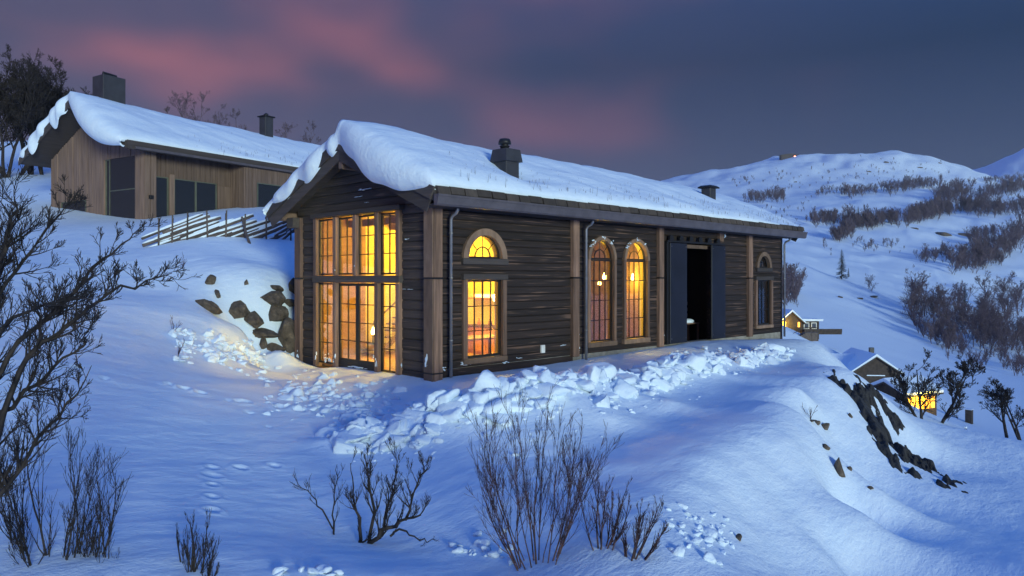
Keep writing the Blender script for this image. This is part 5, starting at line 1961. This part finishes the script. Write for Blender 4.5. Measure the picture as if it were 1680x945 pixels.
# lit cabin
vb = small_house('low cabin with glowing yellow window wall half hidden behind the rock knoll', 1454, 690, 84, YAW - R(155), 4.4, 5.4, 2.3, 1.0, False)
for i in range(3):
    for j in range(2):
        f_ = MB().box(2.20, 2.26, 0.3 + i * 1.65, 1.7 + i * 1.65, 0.55 + j * 0.85, 1.3 + j * 0.85).build('window', 'lit_window', vb)
        MB().box(2.262, 2.30, 0.96 + i * 1.65, 1.04 + i * 1.65, 0.55 + j * 0.85, 1.3 + j * 0.85).build('glazing_bar', 'valley_wood', f_)
l = bpy.data.lights.new('porch_light', 'POINT'); l.energy = 700; l.color = WARM; l.shadow_soft_size = 0.2
lo_ = bpy.data.objects.new('porch_light', l); col.objects.link(lo_); lo_.parent = vb; lo_.location = (3.3, 2.6, 1.7)
# small cabin with deck
vc = small_house('tiny cabin with lit porch and wooden deck beyond the far end of the log cabin', 1299, 541, 150, YAW - R(90), 4.3, 5, 2.0, 1.9, False)
MB().box(-1.9, -1.2, -0.06, -0.002, 0.3, 2.1).build('lit_door', 'lit_window', vc)
MB().box(1.2, 1.6, -0.06, -0.002, 1.0, 2.0).build('window', 'lit_window', vc)
wg = MB().box(2.2, 5.6, 0.3, 4.0, -1.5, 2.2).build('side_wing', 'valley_wood', vc)
MB().prism([(2.16, 2.2), (6.2, 2.2), (6.3, 2.6), (2.16, 2.7)], 'y', -0.2, 4.4).build('wing_snow', 'snow', wg)
for i in range(2):
    f_ = MB().box(2.5 + i * 1.5, 3.6 + i * 1.5, 0.22, 0.298, 0.6, 1.9).build('window', 'white_trim', wg)
    MB().box(2.65 + i * 1.5, 3.45 + i * 1.5, 0.20, 0.219, 0.75, 1.75).build('pane', 'dark_glass', f_)
dk = MB().box(1.6, 9.0, -2.4, 0.2, -0.3, 0.1).build('deck', 'valley_wood', vc)
MB().box(1.6, 9.0, -2.5, -2.42, 0.101, 0.8).build('deck_rail', 'valley_wood', dk)
l = bpy.data.lights.new('porch_light', 'POINT'); l.energy = 500; l.color = WARM; l.shadow_soft_size = 0.2
lo_ = bpy.data.objects.new('porch_light', l); col.objects.link(lo_); lo_.parent = vc; lo_.location = (-1.5, -1.2, 1.8)
p = hit2(1322, 556, 60)[0]
sr = empty('wooden_steps', tuple(p), YAW - R(90), 'grey wooden steps with a railing below the tiny cabin', 'steps')
for i in range(6):
    MB().cbox(-2.2 + i * 0.35, -1.85 + i * 0.35, 0, 1.4, -0.4, -0.3 + i * 0.24, 0.01).build('step', 'fence_wood', sr)
MB().box(-0.1, 2.2, 0, 1.4, -0.4, 1.1).build('landing', 'fence_wood', sr)
MB().tube([(-2.3, 0, 0.9), (-0.1, 0, 2.0), (2.2, 0, 2.0)], 0.06, 6).build('handrail', 'fence_wood', sr)
for x_, z_ in ((-2.2, 0.9), (-1.2, 1.4), (-0.1, 2.0), (1.0, 2.0), (2.1, 2.0)):
    MB().tube([(x_, 0, -0.3), (x_, 0, z_)], 0.05, 6).build('rail_post', 'fence_wood', sr)
# summit station
p, dp = hit2(1300, 258, 1000)
sx = empty('summit_hut', tuple(p - np.array([0, 0, 4.0])), YAW - R(90), 'tiny dark hut with a red light on the summit of the far hill', 'hut')
MB().prism([(-26, -6), (14, -6), (14, 9), (-2, 12), (-26, 9)], 'y', 0, 14).build('wall', 'valley_wood', sx)
MB().box(4, 10, -0.5, -0.05, 2.5, 7).build('beacon', 'mast_light', sx)
MB().prism([(-27, 9.0), (-2, 12.1), (15, 9.1), (15, 10), (-2, 13.2), (-27, 10)], 'y', -1, 15).build('roof', 'dark_board_x', sx)
# posts in the valley
for px, py, h, lb in ((1590, 694, 22, 'short dark bollard standing in the valley snow between the bare trees'), (1584, 712, 9, 'stub of a dark post sunk in the valley snow')):
    g_, d_ = hit2(px, py, 30)
    hh = h * d_ / F
    e_ = empty('valley_post', tuple(g_), 0, lb, 'post')
    MB().cbox(-hh * .22, hh * .22, -hh * .22, hh * .22, -0.4, hh, 0.03).build('shaft', 'valley_wood', e_)
    MB().cbox(-hh * .24, hh * .24, -hh * .24, hh * .24, hh + 0.002, hh + 0.12, 0.03).build('snow_cap', 'snow', e_)

# --- nearer valley trees
for i, (px, py, top, st, lean, lb, mat, mx) in enumerate([
        (1512, 690, 588, 2, -0.05, 'bushy dark leafless tree right in front of the glowing valley cabin', 'twig_dark', 4), (1541, 692, 592, 2, 0.30, 'wind-swept leafless tree with branches sweeping away from the glowing valley cabin', 'twig_dark', 4),
        (1652, 722, 612, 1, 0.0, 'upright dark tree with layered branches beyond the purple drift', 'twig_dark', 4), (1677, 728, 640, 2, 0.0, 'low dark shrub growing beside the upright layered tree', 'twig_dark', 4)]):
    g_, d_ = hit2(px, py, 45)
    h = (py - top) * d_ / F
    bare_tree('bare_tree', lb, g_, h * 1.15, 0, 90 + i, mat, mx, (5, 7), stems=st, lean=RV * lean, wob=0.07, rmin=0.011, nn=3, start=0.12, ratio=(.4, .7), ang=(25, 60), up=0.12 if i == 2 else 0.25, r0=h * .026)


def copy_tree(o):
    c = o.copy(); col.objects.link(c)
    for ch in list(o.children):
        k = ch.copy(); col.objects.link(k); k.parent = c
    return c


protos = []
for k in range(5):
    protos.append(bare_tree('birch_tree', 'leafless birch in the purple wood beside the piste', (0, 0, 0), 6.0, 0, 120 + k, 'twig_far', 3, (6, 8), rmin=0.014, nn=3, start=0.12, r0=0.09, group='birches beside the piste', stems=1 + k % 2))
rv = np.random.RandomState(77)
used = [False] * 5
spots = []
for (x0, x1, y0, y1, n, h0, h1) in [(1490, 1560, 500, 545, 14, 38, 70), (1530, 1620, 530, 590, 22, 34, 60), (1600, 1690, 520, 610, 26, 36, 64), (1560, 1680, 480, 530, 14, 30, 60), (1425, 1450, 468, 488, 2, 20, 30)]:
    for _ in range(n):
        u, v_ = rv.uniform(0, 1, 2)
        px = x0 + (x1 - x0) * u
        py = y0 + (y1 - y0) * (0.65 * v_ + 0.35 * u)
        spots.append((px, py, rv.uniform(h0, h1)))
spots += [(1613, 508, 70), (1650, 520, 68), (1580, 520, 45), (1510, 520, 78), (1503, 535, 60)]
for px, py, hp in spots:
    g_, d_ = hit2(px, py, 60)
    k = rv.randint(5)
    o = protos[k] if not used[k] else copy_tree(protos[k])
    used[k] = True
    o.location = tuple(g_)
    s_ = hp * d_ / F / 6.0
    o.scale = (s_ * 1.1, s_ * 1.1, s_)
    o.rotation_euler = (0, 0, rv.uniform(0, 6.28))

# --- conifers


def spruce(px, py, hpx, lb, seed, dmin=60):
    g_, d_ = hit2(px, py, dmin)
    h = hpx * d_ / F
    rs_ = np.random.RandomState(seed)
    e_ = empty('spruce_tree', tuple(g_), 0, lb, 'tree')
    MB().tube([(0, 0, -0.3), (0, 0, h)], [h * .02, h * .004], 6).build('trunk', 'twig_dark', e_)
    segs = []
    for k in range(26):
        z = h * (0.08 + 0.9 * k / 26)
        L = h * 0.20 * (1 - k / 26) ** 0.8 + h * 0.015
        for q in range(7):
            a = rs_.uniform(0, 6.28)
            d = np.array([math.cos(a), math.sin(a), -0.25])
            p0 = np.array([0, 0, z]); p1 = p0 + d * L * rs_.uniform(.6, 1.1)
            segs.append((p0, p1, h * .010, h * .003))
            for w_ in range(3):
                pm = p0 + (p1 - p0) * rs_.uniform(.3, .95)
                segs.append((pm, pm + np.array([rs_.normal(), rs_.normal(), -0.8]) * L * 0.16, h * .007, h * .002))
    link('crown', seg_mesh('crown', segs, 'conifer', 3), e_)


spruce(1381, 458, 50, 'lone dark spruce on the edge of the piste', 1)
spruce(1392, 455, 16, 'sapling spruce next to the lone dark spruce', 2)
spruce(1529, 352, 26, 'pointed dark spruce in the high tree belt', 3, 300)
spruce(1408, 366, 28, 'dark spruce rising from the lower tree belt', 4, 300)
spruce(1583, 505, 40, 'dark spruce among the purple birches', 5, 60)

# --- far woods: each belt is one mass
rv = np.random.RandomState(99)
small = []
for k in range(4):
    segs = []
    rs_ = np.random.RandomState(400 + k)
    for _ in range(2):
        grow(rs_, segs, np.zeros(3), UP + rs_.normal(size=3) * .16, 0.9, 0.016, 0, 2, 0.3, 0.10, (8, 11), (0.35, 0.6), (22, 55), 0.0055, 0.08, 5)
    A_ = np.array([(*a, *b_, c, d) for a, b_, c, d, l in segs])
    small.append(seg_arrays(A_[:, :3], A_[:, 3:6], A_[:, 6], A_[:, 7], 3))


def grove(label, regions, dmin=150, dens=1.5):
    Vs, Fs, n = [], [], 0
    for (x0, y0, x1, y1, thick_, cnt, hp) in regions:
        for _ in range(int(cnt * dens)):
            u = rv.uniform(0, 1)
            px = x0 + (x1 - x0) * u + rv.normal() * 3; py = y0 + (y1 - y0) * u + rv.normal() * thick_ * 0.5
            g_, d_ = hit2(px, py, dmin)
            h = hp * rv.uniform(.35, 1.3) * d_ / F
            V, Fc = small[rv.randint(4)]
            Vs.append((V * np.array([h, h, h])) @ rot_z(rv.uniform(0, 6.28)).T + g_)
            Fs.append(Fc + n); n += len(V)
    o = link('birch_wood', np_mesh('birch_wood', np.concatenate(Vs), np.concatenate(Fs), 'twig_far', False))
    return tag(o, label, 'wood', kind='stuff')


grove('belt of leafless trees curving under the far summit', [(1222, 332, 1285, 326, 5, 40, 14), (1330, 322, 1400, 312, 4, 22, 10), (1380, 322, 1500, 308, 7, 60, 13), (1480, 310, 1545, 305, 6, 34, 14), (1270, 300, 1500, 290, 22, 50, 5), (1230, 345, 1330, 350, 16, 16, 6), (1200, 300, 1290, 285, 14, 20, 5), (1400, 275, 1560, 282, 16, 30, 4)], 600)
grove('dark belt of leafless trees across the middle of the far hill', [(1325, 366, 1400, 362, 7, 55, 16), (1368, 395, 1410, 372, 10, 55, 18), (1400, 372, 1475, 362, 9, 75, 18), (1485, 365, 1545, 350, 10, 75, 20), (1530, 350, 1600, 345, 6, 60, 18), (1535, 330, 1595, 318, 12, 50, 18)], 400)
grove('purple scrub wood on the upper slope towards the second summit', [(1600, 350, 1690, 345, 8, 70, 17), (1605, 330, 1640, 318, 10, 28, 17), (1640, 318, 1690, 308, 9, 40, 17), (1590, 300, 1690, 292, 4, 40, 7)], 500)
grove('scattered scrub on the rocky mid slope', [(1500, 430, 1560, 420, 10, 22, 18), (1560, 440, 1640, 430, 14, 50, 24), (1600, 430, 1690, 390, 18, 60, 26), (1590, 400, 1630, 385, 8, 22, 20), (1400, 400, 1480, 410, 12, 18, 10), (1240, 372, 1320, 385, 10, 8, 7), (1350, 400, 1370, 420, 8, 4, 9)], 250)
grove('pale frosted thicket beside the gable corner at the tiny cabin', [(1284, 500, 1312, 490, 14, 16, 40), (1290, 470, 1300, 460, 8, 5, 30)], 120)
grove('tangle of undergrowth between the birches beside the piste', [(1500, 540, 1600, 590, 14, 70, 26), (1560, 530, 1690, 570, 26, 110, 28), (1600, 600, 1690, 610, 10, 40, 24)], 60, 0.7)

# ------------------------------------------------------------------ air: thin haze over the valley
hz = MB().box(-3150, 3150, -3150, 3150, -280, 350).mesh('haze', 'snow')
hm = bpy.data.materials.new('haze_air'); hm.use_nodes = True
ht = hm.node_tree
for n in list(ht.nodes):
    ht.nodes.remove(n)
ho = ht.nodes.new('ShaderNodeOutputMaterial')
pv = ht.nodes.new('ShaderNodeVolumePrincipled')
pv.inputs['Color'].default_value = (0.72, 0.80, 0.95, 1)
pv.inputs['Density'].default_value = 0.00010
pv.inputs['Anisotropy'].default_value = 0.0
ht.links.new(pv.outputs[0], ho.inputs['Volume'])
hz.materials.clear(); hz.materials.append(hm)
hzo = link('haze', hz)
tag(hzo, 'thin blue evening haze filling the air of the valley', 'haze', kind='stuff')
